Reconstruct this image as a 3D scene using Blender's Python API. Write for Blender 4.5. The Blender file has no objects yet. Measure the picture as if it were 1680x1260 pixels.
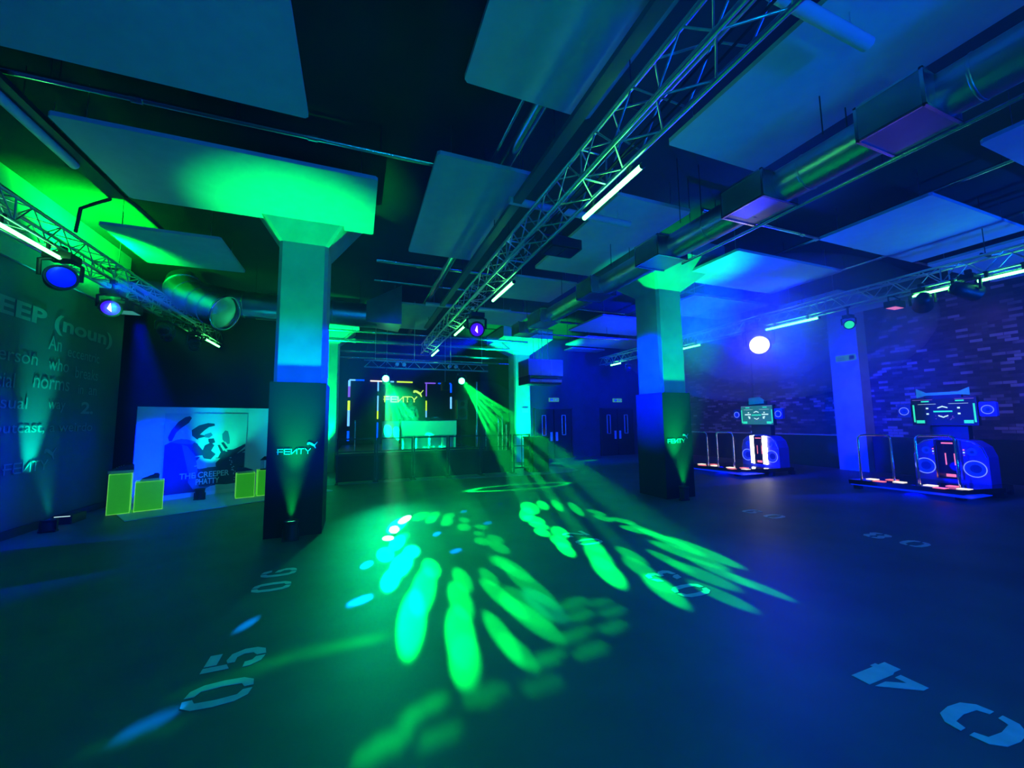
import bpy, math, random
import numpy as np
from math import pi, sin, cos, radians
from mathutils import Vector, Matrix
random.seed(7)
scene = bpy.context.scene
COL = scene.collection

# ------------------------------------------------------------------ camera
F_PX, W_PX = 647.4, 1680
CAM_LOC = Vector((0, 0, 1.6))
pitch, yaw, roll = radians(5.4326), radians(21.4228), radians(-0.7341)
fw = Vector((sin(yaw)*cos(pitch), cos(yaw)*cos(pitch), sin(pitch)))
rt = Vector((cos(yaw), -sin(yaw), 0)); up = rt.cross(fw)
R_ = cos(roll)*rt + sin(roll)*up; U_ = -sin(roll)*rt + cos(roll)*up
cam_data = bpy.data.cameras.new('camera'); cam = bpy.data.objects.new('camera', cam_data)
M = Matrix((R_, U_, -fw)).transposed().to_4x4(); M.translation = CAM_LOC
cam.matrix_world = M
cam_data.sensor_width = 36; cam_data.lens = 36*F_PX/W_PX
cam_data.clip_start = .05; cam_data.clip_end = 100
COL.objects.link(cam); scene.camera = cam

# ------------------------------------------------------------------ world, exposure
w = bpy.data.worlds.new('world'); scene.world = w; w.use_nodes = True
w.node_tree.nodes['Background'].inputs[0].default_value = (0, .02, .06, 1)
w.node_tree.nodes['Background'].inputs[1].default_value = .02
# thin stage haze in the air of the whole room
_vol = w.node_tree.nodes.new('ShaderNodeVolumeScatter')
_vol.inputs['Density'].default_value = .010; _vol.inputs['Anisotropy'].default_value = .3
w.node_tree.links.new(_vol.outputs[0], w.node_tree.nodes['World Output'].inputs['Volume'])
vs = scene.view_settings
vs.view_transform = 'Standard'; vs.look = 'None'; vs.gamma = 1; vs.use_curve_mapping = False
vs.exposure = 0.0
try:
    scene.cycles.use_denoising = True
    scene.cycles.max_bounces = 5; scene.cycles.diffuse_bounces = 2; scene.cycles.glossy_bounces = 3
    scene.cycles.volume_bounces = 0; scene.cycles.transparent_max_bounces = 6
    scene.cycles.sample_clamp_indirect = 4
    pass
except Exception:
    pass

# ------------------------------------------------------------------ light helpers
GREEN = (.0, 1, .13); TEAL = (.0, 1, .62); BLUE = (.0, .0005, 1); SKYB = (0, .28, 1)

def spot(name, loc, target, color, energy, deg, blend=.5, radius=.05, vol=1.0):
    d = bpy.data.lights.new(name, 'SPOT'); d.energy = energy; d.color = color
    d.spot_size = radians(deg); d.spot_blend = blend; d.shadow_soft_size = radius
    d.volume_factor = vol
    o = bpy.data.objects.new(name, d); COL.objects.link(o)
    o.location = loc
    o.rotation_euler = (Vector(target)-Vector(loc)).to_track_quat('-Z', 'Y').to_euler()
    return o

def point(name, loc, color, energy, radius=.1):
    d = bpy.data.lights.new(name, 'POINT'); d.energy = energy; d.color = color; d.shadow_soft_size = radius
    o = bpy.data.objects.new(name, d); COL.objects.link(o); o.location = loc
    return o

# floor uplights in front of the columns, the text wall and the poster
UP = dict(
    left_column=(-.82, 6.36, .30), right_column=(6.08, 6.22, .30), far_column=(6.15, 14.2, .30),
    wall=(-4.38, 8.42, .22), poster=(-3.12, 10.55, .27), dark_column=(-1.15, 14.2, .30))
spot('uplight_beam', UP['left_column'], (-.82, 6.42, 4.4), GREEN, 2400, 40, 1, .03)
spot('uplight_beam', UP['right_column'], (6.12, 6.28, 4.4), GREEN, 2700, 44, 1, .03)
spot('uplight_beam', UP['far_column'], (6.15, 14.4, 4.4), GREEN, 5200, 60, .6, .03)
spot('uplight_beam', UP['dark_column'], (-1.05, 14.4, 4.4), GREEN, 4500, 60, .6, .03)
spot('uplight_beam', UP['wall'], (-4.70, 8.50, 1.9), (0, 1, .6), 1700, 27, 1, .03)
spot('ceiling_green_fill', (-4.0, 8.3, 4.32), (-4.25, 8.7, 5.25), (.0, 1, .03), 1300, 155, .9, .05)  # added spot without a fixture, brightens ceiling and upper wall green
spot('uplight_beam', UP['poster'], (-3.0, 10.95, 1.0), (0, 1, .5), 240, 56, .9, .03)
# added fill spots without fixtures, most of them unseen behind the camera
spot('added_front_fill', (2.1, -1.6, 3.7), (-.82, 6.6, 1.9), (0, .03, 1), 6500, 18, .8, .12)
spot('added_front_fill', (2.1, -1.6, 3.7), (6.2, 6.6, 2.95), (0, .40, .9), 1100, 12, .8, .12)
spot('added_front_fill', (1.6, -2.2, 3.7), (1.6, 3.5, 0), (0, .6, .5), 170, 120, 1, .12)
spot('added_upward_fill', (.2, -2.8, .3), (.5, 3.6, 5.2), (0, .36, 1), 270, 105, 1, .15)
spot('added_upward_fill', (9.0, -2.0, .3), (11.0, 5.0, 5.2), (0, .10, 1), 2300, 72, 1, .15)
spot('added_upward_fill', (-2.2, 8.2, .3), (-1.6, 8.6, 5.0), (0, .7, .8), 45, 80, 1, .15)
# blue wash head on the right truss that points towards the dance floor
spot('right_blue_beam_and_fill', (9.15, 6.66, 3.40), (4.2, 2.8, 3.8), BLUE, 2000, 84, .9, .09, 30)
spot('right_blue_beam_and_fill', (9.15, 7.3, 3.75), (9.2, 7.8, 5.2), BLUE, 16000, 165, 1, .09, 20)  # added upward spot that deepens the blue halo and ceiling
spot('right_blue_beam_and_fill', (9.9, 6.9, 3.5), (14.0, 7.6, 2.6), (.0, .01, 1), 5000, 75, .9, .09, 10)  # added spot that turns the pier and brick blue
spot('brick_violet_fill', (9.9, 3.0, 3.4), (14.4, 5.6, 2.2), (.16, .10, 1), 500, 80, .9, .09)  # added violet fill for the brick, no fixture behind it
spot('brick_violet_fill', (9.9, 10.2, 3.4), (14.4, 11.8, 2.0), (.16, .10, 1), 500, 80, .9, .09)  # same added fill for the far brick
# the violet head on the main truss washes the inner faces of the columns
spot('main_truss_blue_beam', (2.27, 7.45, 3.25), (-.46, 7.0, 2.3), BLUE, 8000, 36, .9, .06)
spot('main_truss_blue_beam', (2.27, 7.45, 3.25), (5.86, 6.9, 2.3), BLUE, 20000, 38, 1, .06)
spot('left_blue_beam_and_fill', (-3.40, 6.45, 3.47), (-1.4, 8.0, 3.45), BLUE, 1500, 20, .8, .05, 6)
spot('left_blue_beam_and_fill', (-3.4, 5.6, 3.6), (-4.7, 7.6, 1.1), BLUE, 800, 40, .9, .08)
spot('left_blue_beam_and_fill', (-3.2, 7.7, 3.25), (-3.95, 10.8, .9), BLUE, 12000, 22, .8, .08)  # added beam that colours the left of the poster blue
spot('poster_cyan_fill', (-3.2, 8.4, 3.4), (-1.5, 12.1, 1.3), (0, .75, .9), 480, 26, .9, .08)  # added beam that colours the right of the poster cyan
spot('wall_green_beam', (-3.3, 7.2, 3.5), (-4.7, 10.5, 3.0), (.0, 1, .12), 420, 16, .9, .05)

point('blue_fill_behind', (4.0, -3.2, 2.4), (0, .03, 1), 850, .3)  # unseen blue fill added for surfaces facing the camera
point('blue_fill_behind', (12.0, -2.2, 2.4), (0, .03, 1), 600, .3)  # second unseen blue fill, added for the right half
spot('right_blue_beam_and_fill', (9.0, 10.6, 3.4), (9.0, 15.4, 1.8), BLUE, 2200, 110, 1, .09)  # added blue fill for the doors wall

# ------------------------------------------------------------------ node materials
def mat(name, color, rough=.6, metal=0, spec=.5, noise=0, nscale=6, emit=None, estr=0, bump=0, alpha=None):
    m = bpy.data.materials.new(name); m.use_nodes = True
    nt = m.node_tree; b = nt.nodes['Principled BSDF']
    b.inputs['Base Color'].default_value = (*color, 1)
    b.inputs['Roughness'].default_value = rough
    b.inputs['Metallic'].default_value = metal
    b.inputs['Specular IOR Level'].default_value = spec
    tc = nt.nodes.new('ShaderNodeTexCoord')
    n = nt.nodes.new('ShaderNodeTexNoise'); n.inputs['Scale'].default_value = nscale; n.inputs['Detail'].default_value = 5
    nt.links.new(tc.outputs['Object'], n.inputs['Vector'])
    r = nt.nodes.new('ShaderNodeMapRange')
    r.inputs['From Min'].default_value = .3; r.inputs['From Max'].default_value = .7
    r.inputs['To Min'].default_value = 1-noise; r.inputs['To Max'].default_value = 1+noise
    nt.links.new(n.outputs['Fac'], r.inputs['Value'])
    mx = nt.nodes.new('ShaderNodeVectorMath'); mx.operation = 'SCALE'
    mx.inputs[0].default_value = color
    nt.links.new(r.outputs['Result'], mx.inputs['Scale'])
    nt.links.new(mx.outputs['Vector'], b.inputs['Base Color'])
    if bump:
        bp = nt.nodes.new('ShaderNodeBump'); bp.inputs['Strength'].default_value = bump
        nt.links.new(n.outputs['Fac'], bp.inputs['Height']); nt.links.new(bp.outputs['Normal'], b.inputs['Normal'])
    if emit:
        b.inputs['Emission Color'].default_value = (*emit, 1); b.inputs['Emission Strength'].default_value = estr
    return m

MT = dict(
    floor=mat('worn_painted_floor', (.075, .08, .088), .5, 0, .3, .22, 1.3, bump=.03),
    paint=mat('pale_stencil_paint', (.62, .66, .62), .6, 0, .3, .12, 9),
    ceiling=mat('dark_ceiling_slab', (.035, .038, .035), .8, 0, .3, .25, .8),
    concrete=mat('painted_concrete', (.40, .41, .42), .75, 0, .3, .16, 2.2, bump=.15),
    clad=mat('black_cladding', (.014, .015, .02), .6, 0, .25, .1, 3),
    black=mat('black_metal', (.02, .02, .025), .45, 0, .5, .1, 5),
    blackwall=mat('black_wall', (.018, .019, .022), .7, 0, .3, .2, 2),
    darkwall=mat('dark_blue_wall', (.035, .04, .075), .7, 0, .3, .2, 2),
    textwall=mat('dark_vinyl_wall', (.075, .08, .09), .5, 0, .4, .12, 2),
    letter=mat('pale_vinyl_lettering', (.22, .26, .24), .6, 0, .3),
    logo=mat('white_logo_vinyl', (.8, .85, .85), .5, 0, .3),
    board=mat('white_acoustic_board', (.62, .64, .64), .85, 0, .2, .05, 5),
    boardedge=mat('board_edge_felt', (.5, .52, .52), .9, 0, .2, .05, 5),
    duct=mat('galvanised_steel', (.50, .53, .56), .33, 1, .5, .12, 3),
    truss=mat('aluminium_truss', (.75, .77, .8), .3, 1, .5, .05, 4),
    pipe=mat('galvanised_pipe', (.7, .72, .75), .22, 1, .5, .1, 4),
    cream=mat('unlit_tube_housing', (.7, .72, .74), .5, 0, .4, .03, 4),
    white=mat('matt_white_panel', (.8, .8, .8), .6, 0, .3, .03, 3),
    ink=mat('dark_poster_ink', (.03, .035, .09), .6, 0, .3),
    midink=mat('mid_poster_ink', (.16, .18, .32), .6, 0, .3),
    paleink=mat('pale_poster_print', (.62, .66, .70), .6, 0, .3),
    glass=mat('dark_glass', (.01, .01, .015), .08, 0, .6),
    chrome=mat('chrome', (.85, .85, .88), .12, 1, .5),
    bluebody=mat('blue_lacquer', (.03, .05, .55), .3, 0, .6, .1, 4),
    rubber=mat('black_rubber', (.02, .02, .02), .8, 0, .2),
    skin=mat('skin', (.55, .38, .3), .6, 0, .3), shirt=mat('patterned_shirt', (.35, .37, .38), .8, 0, .2, .5, 14),
    hair=mat('dark_hair', (.03, .02, .02), .7),
    suede=mat('dark_blue_suede', (.03, .05, .16), .9, 0, .1, .2, 12), sole=mat('pale_sole', (.5, .5, .5), .7),
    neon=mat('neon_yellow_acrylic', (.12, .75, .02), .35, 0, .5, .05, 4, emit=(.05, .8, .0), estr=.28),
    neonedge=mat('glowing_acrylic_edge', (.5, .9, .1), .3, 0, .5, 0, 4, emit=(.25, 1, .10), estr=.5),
)
def glow(name, col, s):
    return mat(name, (.02, .02, .02), .5, 0, .3, 0, 1, emit=col, estr=s)
MT['tube'] = glow('lit_green_led_tube', (.075, 1, .16), 16)
MT['bluelens'] = glow('lit_blue_lens', (.0, .004, 1), 1.6)
MT['purplens'] = glow('lit_violet_lens', (.05, .0, 1), 1.2)
MT['pinkled'] = glow('lit_pink_led', (1, .25, .6), .8)
MT['hotlens'] = glow('lit_white_blue_lens', (.5, .5, 1), 12)
MT['greenlens'] = glow('lit_green_lens', (.04, 1, .3), 30)
MT['softgreenlens'] = glow('lit_soft_green_lens', (.02, 1, .35), 1.1)
MT['ledblue'] = glow('led_blue', (.0, .06, 1), 2.2)
MT['ledcyan'] = glow('led_cyan', (.12, .45, 1), 1.8)
MT['ledyellow'] = glow('led_yellow', (.55, 1, .03), 1.5)
MT['ledviolet'] = glow('led_violet', (.25, .12, 1), .9)
MT['ledwhite'] = glow('led_warm_white', (1, .9, .75), 1.3)
MT['ledpink'] = glow('led_pink', (1, .2, .25), 1.1)
MT['ring'] = glow('lit_blue_ring', (.15, .22, 1), 1.6)
MT['bluecone'] = glow('lit_blue_speaker_cone', (.0, .02, 1), .9)
MT['ui'] = glow('screen_cyan', (.03, .9, .55), 1.0)
MT['uiw'] = glow('screen_white', (.55, .9, .9), 1.2)
MT['uiv'] = glow('screen_violet', (.3, .15, .8), .6)
MT['sign'] = glow('lit_exit_sign', (.1, .75, .6), .35)
MT['signlogo'] = glow('lit_sign_lettering', (.5, 1, .12), 1.6)
MT['greymetal'] = mat('dull_grey_metal', (.16, .17, .18), .5, .6)
MT['greenpanel'] = mat('white_booth_front', (.75, .8, .75), .6)

def brick_material():
    m = bpy.data.materials.new('old_brick'); m.use_nodes = True; nt = m.node_tree; b = nt.nodes['Principled BSDF']
    tc = nt.nodes.new('ShaderNodeTexCoord'); mp = nt.nodes.new('ShaderNodeMapping')
    mp.inputs['Rotation'].default_value = (pi/2, 0, pi/2)
    sx = nt.nodes.new('ShaderNodeSeparateXYZ'); cx = nt.nodes.new('ShaderNodeCombineXYZ')
    nt.links.new(tc.outputs['Object'], sx.inputs[0]); nt.links.new(sx.outputs['Y'], cx.inputs['X']); nt.links.new(sx.outputs['Z'], cx.inputs['Y'])
    br = nt.nodes.new('ShaderNodeTexBrick'); br.inputs['Scale'].default_value = 1
    br.inputs['Brick Width'].default_value = .23; br.inputs['Row Height'].default_value = .078; br.inputs['Mortar Size'].default_value = .005
    br.inputs['Color1'].default_value = (.035, .032, .045, 1); br.inputs['Color2'].default_value = (.10, .08, .09, 1); br.inputs['Mortar'].default_value = (.05, .05, .055, 1)
    nt.links.new(cx.outputs[0], br.inputs['Vector'])
    # some bricks are bare and pale: a second brick pattern of the same size with a hard threshold
    wn = nt.nodes.new('ShaderNodeTexNoise'); wn.inputs['Scale'].default_value = 1.1; wn.inputs['Detail'].default_value = 3
    nt.links.new(tc.outputs['Object'], wn.inputs['Vector'])
    b2 = nt.nodes.new('ShaderNodeTexBrick'); b2.inputs['Scale'].default_value = 1
    b2.inputs['Brick Width'].default_value = .23; b2.inputs['Row Height'].default_value = .078; b2.inputs['Mortar Size'].default_value = .005
    b2.inputs['Color1'].default_value = (0, 0, 0, 1); b2.inputs['Color2'].default_value = (1, 1, 1, 1); b2.inputs['Mortar'].default_value = (0, 0, 0, 1)
    nt.links.new(cx.outputs[0], b2.inputs['Vector'])
    ad = nt.nodes.new('ShaderNodeMath'); ad.operation = 'ADD'
    nt.links.new(b2.outputs['Color'], ad.inputs[0]); nt.links.new(wn.outputs['Fac'], ad.inputs[1])
    rp = nt.nodes.new('ShaderNodeMapRange'); rp.inputs['From Min'].default_value = 1.22; rp.inputs['From Max'].default_value = 1.45
    nt.links.new(ad.outputs[0], rp.inputs['Value'])
    mx = nt.nodes.new('ShaderNodeMix'); mx.data_type = 'RGBA'
    nt.links.new(rp.outputs['Result'], mx.inputs['Factor']); nt.links.new(br.outputs['Color'], mx.inputs['A'])
    mx.inputs['B'].default_value = (.30, .24, .27, 1)
    nt.links.new(mx.outputs['Result'], b.inputs['Base Color'])
    b.inputs['Roughness'].default_value = .8
    bp = nt.nodes.new('ShaderNodeBump'); bp.inputs['Strength'].default_value = .5
    nt.links.new(br.outputs['Fac'], bp.inputs['Height']); bp.invert = True; nt.links.new(bp.outputs['Normal'], b.inputs['Normal'])
    return m
MT['brick'] = brick_material()

# ------------------------------------------------------------------ mesh builder
class MB:
    def __init__(s): s.v = []; s.f = []; s.sm = []
    def add(s, vs, fs, smooth=False):
        n = len(s.v); s.v += [tuple(p) for p in vs]; s.f += [tuple(i+n for i in f) for f in fs]; s.sm += [smooth]*len(fs); return s
    def box(s, x0, x1, y0, y1, z0, z1, rot=0, piv=None):
        vs = [Vector((x, y, z)) for z in (z0, z1) for y in (y0, y1) for x in (x0, x1)]
        if rot:
            p = Vector(piv or ((x0+x1)/2, (y0+y1)/2, 0)); m = Matrix.Rotation(rot, 3, 'Z'); vs = [m@(v-p)+p for v in vs]
        return s.add(vs, [(0,2,3,1),(4,5,7,6),(0,1,5,4),(2,6,7,3),(0,4,6,2),(1,3,7,5)])
    def rbox(s, x0, x1, y0, y1, z0, z1, r, axis='z', n=5):
        # box with rounded vertical edges (outline in the two other axes)
        def ring(a0, a1, b0, b1):
            o = []
            for cx, cy, st in ((a1-r, b1-r, 0), (a0+r, b1-r, pi/2), (a0+r, b0+r, pi), (a1-r, b0+r, 1.5*pi)):
                for k in range(n+1):
                    t = st+k/n*pi/2; o.append((cx+r*cos(t), cy+r*sin(t)))
            return o
        if axis == 'z': pts = ring(x0, x1, y0, y1); f3 = lambda p, c: (p[0], p[1], c); c0, c1 = z0, z1
        if axis == 'x': pts = ring(y0, y1, z0, z1); f3 = lambda p, c: (c, p[0], p[1]); c0, c1 = x0, x1
        if axis == 'y': pts = ring(z0, z1, x0, x1); f3 = lambda p, c: (p[1], c, p[0]); c0, c1 = y0, y1
        return s.prism([f3(p, c0) for p in pts], [f3(p, c1) for p in pts])
    def prism(s, a, b, smooth=False):
        n = len(a); vs = list(a)+list(b)
        fs = [tuple(range(n))[::-1], tuple(range(n, 2*n))]+[(i, (i+1) % n, n+(i+1) % n, n+i) for i in range(n)]
        return s.add(vs, fs, smooth)
    def cyl(s, p, q, r, r2=None, n=12, cap=True):
        p, q = Vector(p), Vector(q); d = (q-p).normalized(); r2 = r if r2 is None else r2
        a = d.orthogonal().normalized(); b = d.cross(a)
        ra = [p+r*(cos(2*pi*k/n)*a+sin(2*pi*k/n)*b) for k in range(n)]; rb = [q+r2*(cos(2*pi*k/n)*a+sin(2*pi*k/n)*b) for k in range(n)]
        s.add(ra+rb, [(i, (i+1) % n, n+(i+1) % n, n+i) for i in range(n)], True)
        if cap: s.add(ra, [tuple(range(n))[::-1]]); s.add(rb, [tuple(range(n))])
        return s
    def path(s, pts, r, n=10, closed=False, cap=True):
        pts = [Vector(p) for p in pts]; rs = r if isinstance(r, (list, tuple)) else [r]*len(pts)
        L = len(pts); rings = []; ref = None
        for i, p in enumerate(pts):
            a = pts[(i-1) % L] if (closed or i) else p; b = pts[(i+1) % L] if (closed or i < L-1) else p
            t = (b-a).normalized()
            if ref is None: ref = t.orthogonal().normalized()
            ref = (ref-t*ref.dot(t)).normalized(); bi = t.cross(ref)
            rings.append([p+rs[i]*(cos(2*pi*k/n)*ref+sin(2*pi*k/n)*bi) for k in range(n)])
        vs = [v for rg in rings for v in rg]
        fs = [(i*n+k, i*n+(k+1) % n, ((i+1) % L)*n+(k+1) % n, ((i+1) % L)*n+k) for i in range(L if closed else L-1) for k in range(n)]
        s.add(vs, fs, True)
        if cap and not closed: s.add(rings[0], [tuple(range(n))[::-1]]); s.add(rings[-1], [tuple(range(n))])
        return s
    def lathe(s, c, axis, prof, n=20):
        # prof: (distance along the axis, radius)
        c = Vector(c); d = Vector(axis).normalized(); a = d.orthogonal().normalized(); b = d.cross(a)
        vs = [c+d*h+r*(cos(2*pi*k/n)*a+sin(2*pi*k/n)*b) for h, r in prof for k in range(n)]
        m = len(prof)
        s.add(vs, [(i*n+k, i*n+(k+1) % n, (i+1)*n+(k+1) % n, (i+1)*n+k) for i in range(m-1) for k in range(n)], True)
        s.add(vs[:n], [tuple(range(n))[::-1]]); s.add(vs[-n:], [tuple(range(n))]); return s
    def ball(s, c, r, n=12, sc=(1, 1, 1)):
        m = n//2; vs = []; fs = []
        for i in range(m+1):
            t = pi*i/m
            for k in range(n): vs.append((c[0]+sc[0]*r*sin(t)*cos(2*pi*k/n), c[1]+sc[1]*r*sin(t)*sin(2*pi*k/n), c[2]+sc[2]*r*cos(t)))
        fs = [(i*n+k, (i+1)*n+k, (i+1)*n+(k+1) % n, i*n+(k+1) % n) for i in range(m) for k in range(n)]
        return s.add(vs, fs, True)
    def obj(s, name, m, parent=None, **props):
        me = bpy.data.meshes.new(name); me.from_pydata(s.v, [], s.f); me.validate()
        if len(me.polygons) == len(s.sm): me.polygons.foreach_set('use_smooth', s.sm)
        me.materials.append(MT[m] if isinstance(m, str) else m); me.update()
        o = bpy.data.objects.new(name, me); COL.objects.link(o)
        if parent:
            o.parent = parent
        for k, v in props.items(): o[k] = v
        return o

def tag(o, label, cat, group=None, kind=None):
    o['label'] = label; o['category'] = cat
    if group: o['group'] = group
    if kind: o['kind'] = kind
    return o
def thing(name, label, cat, loc=(0, 0, 0), rz=0, group=None):
    o = bpy.data.objects.new(name, None); o.empty_display_size = .1; COL.objects.link(o); o.location = loc; o.rotation_euler = (0, 0, rz)
    return tag(o, label, cat, group)
def struct(name, mb, m, label=None):
    o = mb.obj(name, m); o['kind'] = 'structure'
    if label: o['label'] = label
    return o
def copy_tree(o, parent=None):
    c = o.copy(); COL.objects.link(c); c.parent = parent
    for ch in list(o.children): copy_tree(ch, c)
    return c

def text_mesh(txt, size=1.0, extrude=.001, bold=0, space=1.0):
    cu = bpy.data.curves.new('txt', 'FONT'); cu.body = txt; cu.size = size; cu.extrude = extrude; cu.offset = bold; cu.space_character = space
    ob = bpy.data.objects.new('txt', cu); COL.objects.link(ob); bpy.context.view_layer.update()
    me = bpy.data.meshes.new_from_object(ob.evaluated_get(bpy.context.evaluated_depsgraph_get()))
    bpy.data.objects.remove(ob); bpy.data.curves.remove(cu)
    return me
def put_text(name, txt, origin, xdir, ydir, width, height, m, parent, **kw):
    """lettering whose box starts at origin and fills width x height along xdir / ydir"""
    me = text_mesh(txt, **kw); xs = [v.co.x for v in me.vertices]; ys = [v.co.y for v in me.vertices]
    sx = width/(max(xs)-min(xs)); sy = height/(max(ys)-min(ys)); xd, yd = Vector(xdir), Vector(ydir); nd = xd.cross(yd); x0, y0 = min(xs), min(ys)
    for v in me.vertices: v.co = Vector(origin)+xd*(v.co.x-x0)*sx+yd*(v.co.y-y0)*sy+nd*(v.co.z+.0012)
    me.materials.append(MT[m]); o = bpy.data.objects.new(name, me); COL.objects.link(o); o.parent = parent
    return o

# the word and the leaping cat of the logo, in units of the word's width
def logo_parts(origin, xdir, ydir, width, m, parent, depth=.006, stroke=.022, tall=.165):
    O, X, Y = Vector(origin), Vector(xdir), Vector(ydir); N = X.cross(Y)
    def poly(mb, pts):
        a = [O+X*p[0]*width+Y*p[1]*width for p in pts]; b = [p+N*depth for p in a]; mb.prism(a, b)
    def seg(mb, p, q, t=stroke):
        p, q = Vector((*p, 0)), Vector((*q, 0)); d = (q-p).normalized()*t*.4; n = Vector((-d.y, d.x, 0)).normalized()*t/2
        poly(mb, [(p-d+n)[:2], (p-d-n)[:2], (q+d-n)[:2], (q+d+n)[:2]])
    h = tall; w_ = .165; g = (1-5*w_)/4; mb = MB()
    x = 0; seg(mb, (x+.02, 0), (x+.02, h)); seg(mb, (x, h), (x+w_, h)); seg(mb, (x-.01, h*.5), (x+w_*.95, h*.5))
    x = w_+g; seg(mb, (x, 0), (x, h)); [seg(mb, (x, y), (x+w_, y)) for y in (0, h*.5, h)]
    x = 2*(w_+g); seg(mb, (x, 0), (x, h)); seg(mb, (x+w_, 0), (x+w_, h)); seg(mb, (x, 0), (x+w_, h))
    x = 3*(w_+g); seg(mb, (x, h), (x+w_, h)); seg(mb, (x+w_/2, 0), (x+w_/2, h))
    x = 4*(w_+g); seg(mb, (x, h), (x+w_/2, h*.45)); seg(mb, (x+w_, h), (x+w_/2, h*.45)); seg(mb, (x+w_/2, 0), (x+w_/2, h*.45))
    a = mb.obj('lettering', m, parent)
    cat = [(832,400),(838,362),(872,350),(920,362),(1002,412),(1060,345),(1073,350),(1014,426),(1018,452),(1036,500),(1022,513),(1000,480),(984,455),(930,425),(890,402),(868,404),(850,418),(840,415)]
    mb = MB(); poly(mb, [((px-175)/740, (632-py)/740) for px, py in cat][::-1])
    b = mb.obj('leaping_cat_emblem', m, parent)
    return a, b

# ================================================================== THE ROOM
struct('floor', MB().box(-8.5, 14.6, -4.5, 18, -.1, 0), 'floor')
struct('ceiling', MB().box(-8.5, 14.6, -4.5, 18, 5.25, 5.4), 'ceiling')
struct('wall_brick', MB().box(14.4, 14.7, -4.5, 15.6, 0, 5.25), 'brick', 'old painted brick wall with pale bare bricks')
struct('wall_doors', MB().box(6.75, 14.4, 15.4, 15.6, 0, 5.25), 'darkwall', 'dark blue wall with two pairs of doors')
struct('wall_stage_side', MB().box(6.75, 6.9, 15.6, 17.8, 0, 5.25), 'darkwall')
struct('wall_stage', MB().box(-1.9, 6.75, 17.6, 17.8, 0, 5.25), 'blackwall')
struct('wall_corner', MB().box(-2.05, -1.9, 13.6, 17.8, 0, 5.25), 'blackwall')
struct('wall_back_left', MB().box(-8.5, -1.9, 13.4, 13.6, 0, 5.25), 'blackwall')
struct('wall_far_left', MB().box(-8.6, -8.4, 10.6, 13.6, 0, 5.25), 'blackwall')
struct('wall_left_return', MB().box(-8.5, -4.9, 10.6, 10.75, 0, 5.25), 'blackwall')
lw = struct('wall_left', MB().box(-4.95, -4.7, -4.5, 10.75, 0, 5.25), 'textwall', 'dark wall with a printed definition')
struct('wall_left_upper', MB().box(-4.72, -4.66, -4.4, 10.75, 4.02, 5.25), 'concrete', 'pale upper wall above the text')
struct('wall_behind', MB().box(-4.8, 14.5, -4.6, -4.4, 0, 5.25), 'blackwall')
struct('baseboard_left', MB().box(-4.7, -4.66, -4.3, 10.7, 0, .12), 'black')
struct('baseboard_brick', MB().box(14.2, 14.4, -4.3, 7.08, .0, 1.02), 'black', 'dark panelling under the brick')
struct('baseboard_brick_far', MB().box(14.2, 14.4, 7.92, 15.3, .0, 1.02), 'black')
struct('trim_1', MB().box(14.16, 14.4, 7.92, 15.3, 1.02, 1.05), 'concrete')

# printed definition on the left wall: reading direction +y, seen from +x
wt = thing('wall_lettering', 'pale printed dictionary definition with logo across the dark left wall', 'wall lettering', (-4.695, 8, 0))
WX, WY = (0, 1, 0), (0, 0, 1)
def wtext(name, txt, y0, y1, z0, z1, **kw):
    put_text(name, txt, (.004, y0-8, z0), WX, WY, y1-y0, z1-z0, 'letter', wt, **kw)
wtext('headline', 'CREEP (noun)', 6.75, 10.35, 3.14, 3.48, bold=.03)
wtext('definition_line', 'An', 8.62, 8.92, 2.87, 3.10); wtext('definition_line', 'eccentric', 9.08, 9.98, 2.82, 2.99)
wtext('definition_line', 'person', 7.52, 8.42, 2.50, 2.70); wtext('definition_line', 'who', 8.66, 9.14, 2.54, 2.75); wtext('definition_line', 'breaks', 9.32, 9.98, 2.48, 2.68)
wtext('definition_line', 'social', 7.42, 8.02, 2.18, 2.40); wtext('definition_line', 'norms', 8.38, 9.20, 2.22, 2.38); wtext('definition_line', 'in', 9.44, 9.58, 2.2, 2.36); wtext('definition_line', 'an', 9.74, 9.98, 2.2, 2.33)
wtext('definition_line', 'unusual', 7.3, 8.3, 1.88, 2.06); wtext('definition_line', 'way', 8.74, 9.14, 1.85, 2.02); wtext('definition_line', '2.', 9.56, 9.92, 1.84, 2.06, bold=.03)
wtext('definition_line', 'outcast, a weirdo', 7.72, 9.94, 1.50, 1.68)
for o in logo_parts((.004, 7.98-8, .93), WX, WY, .86, 'letter', wt): pass

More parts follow.
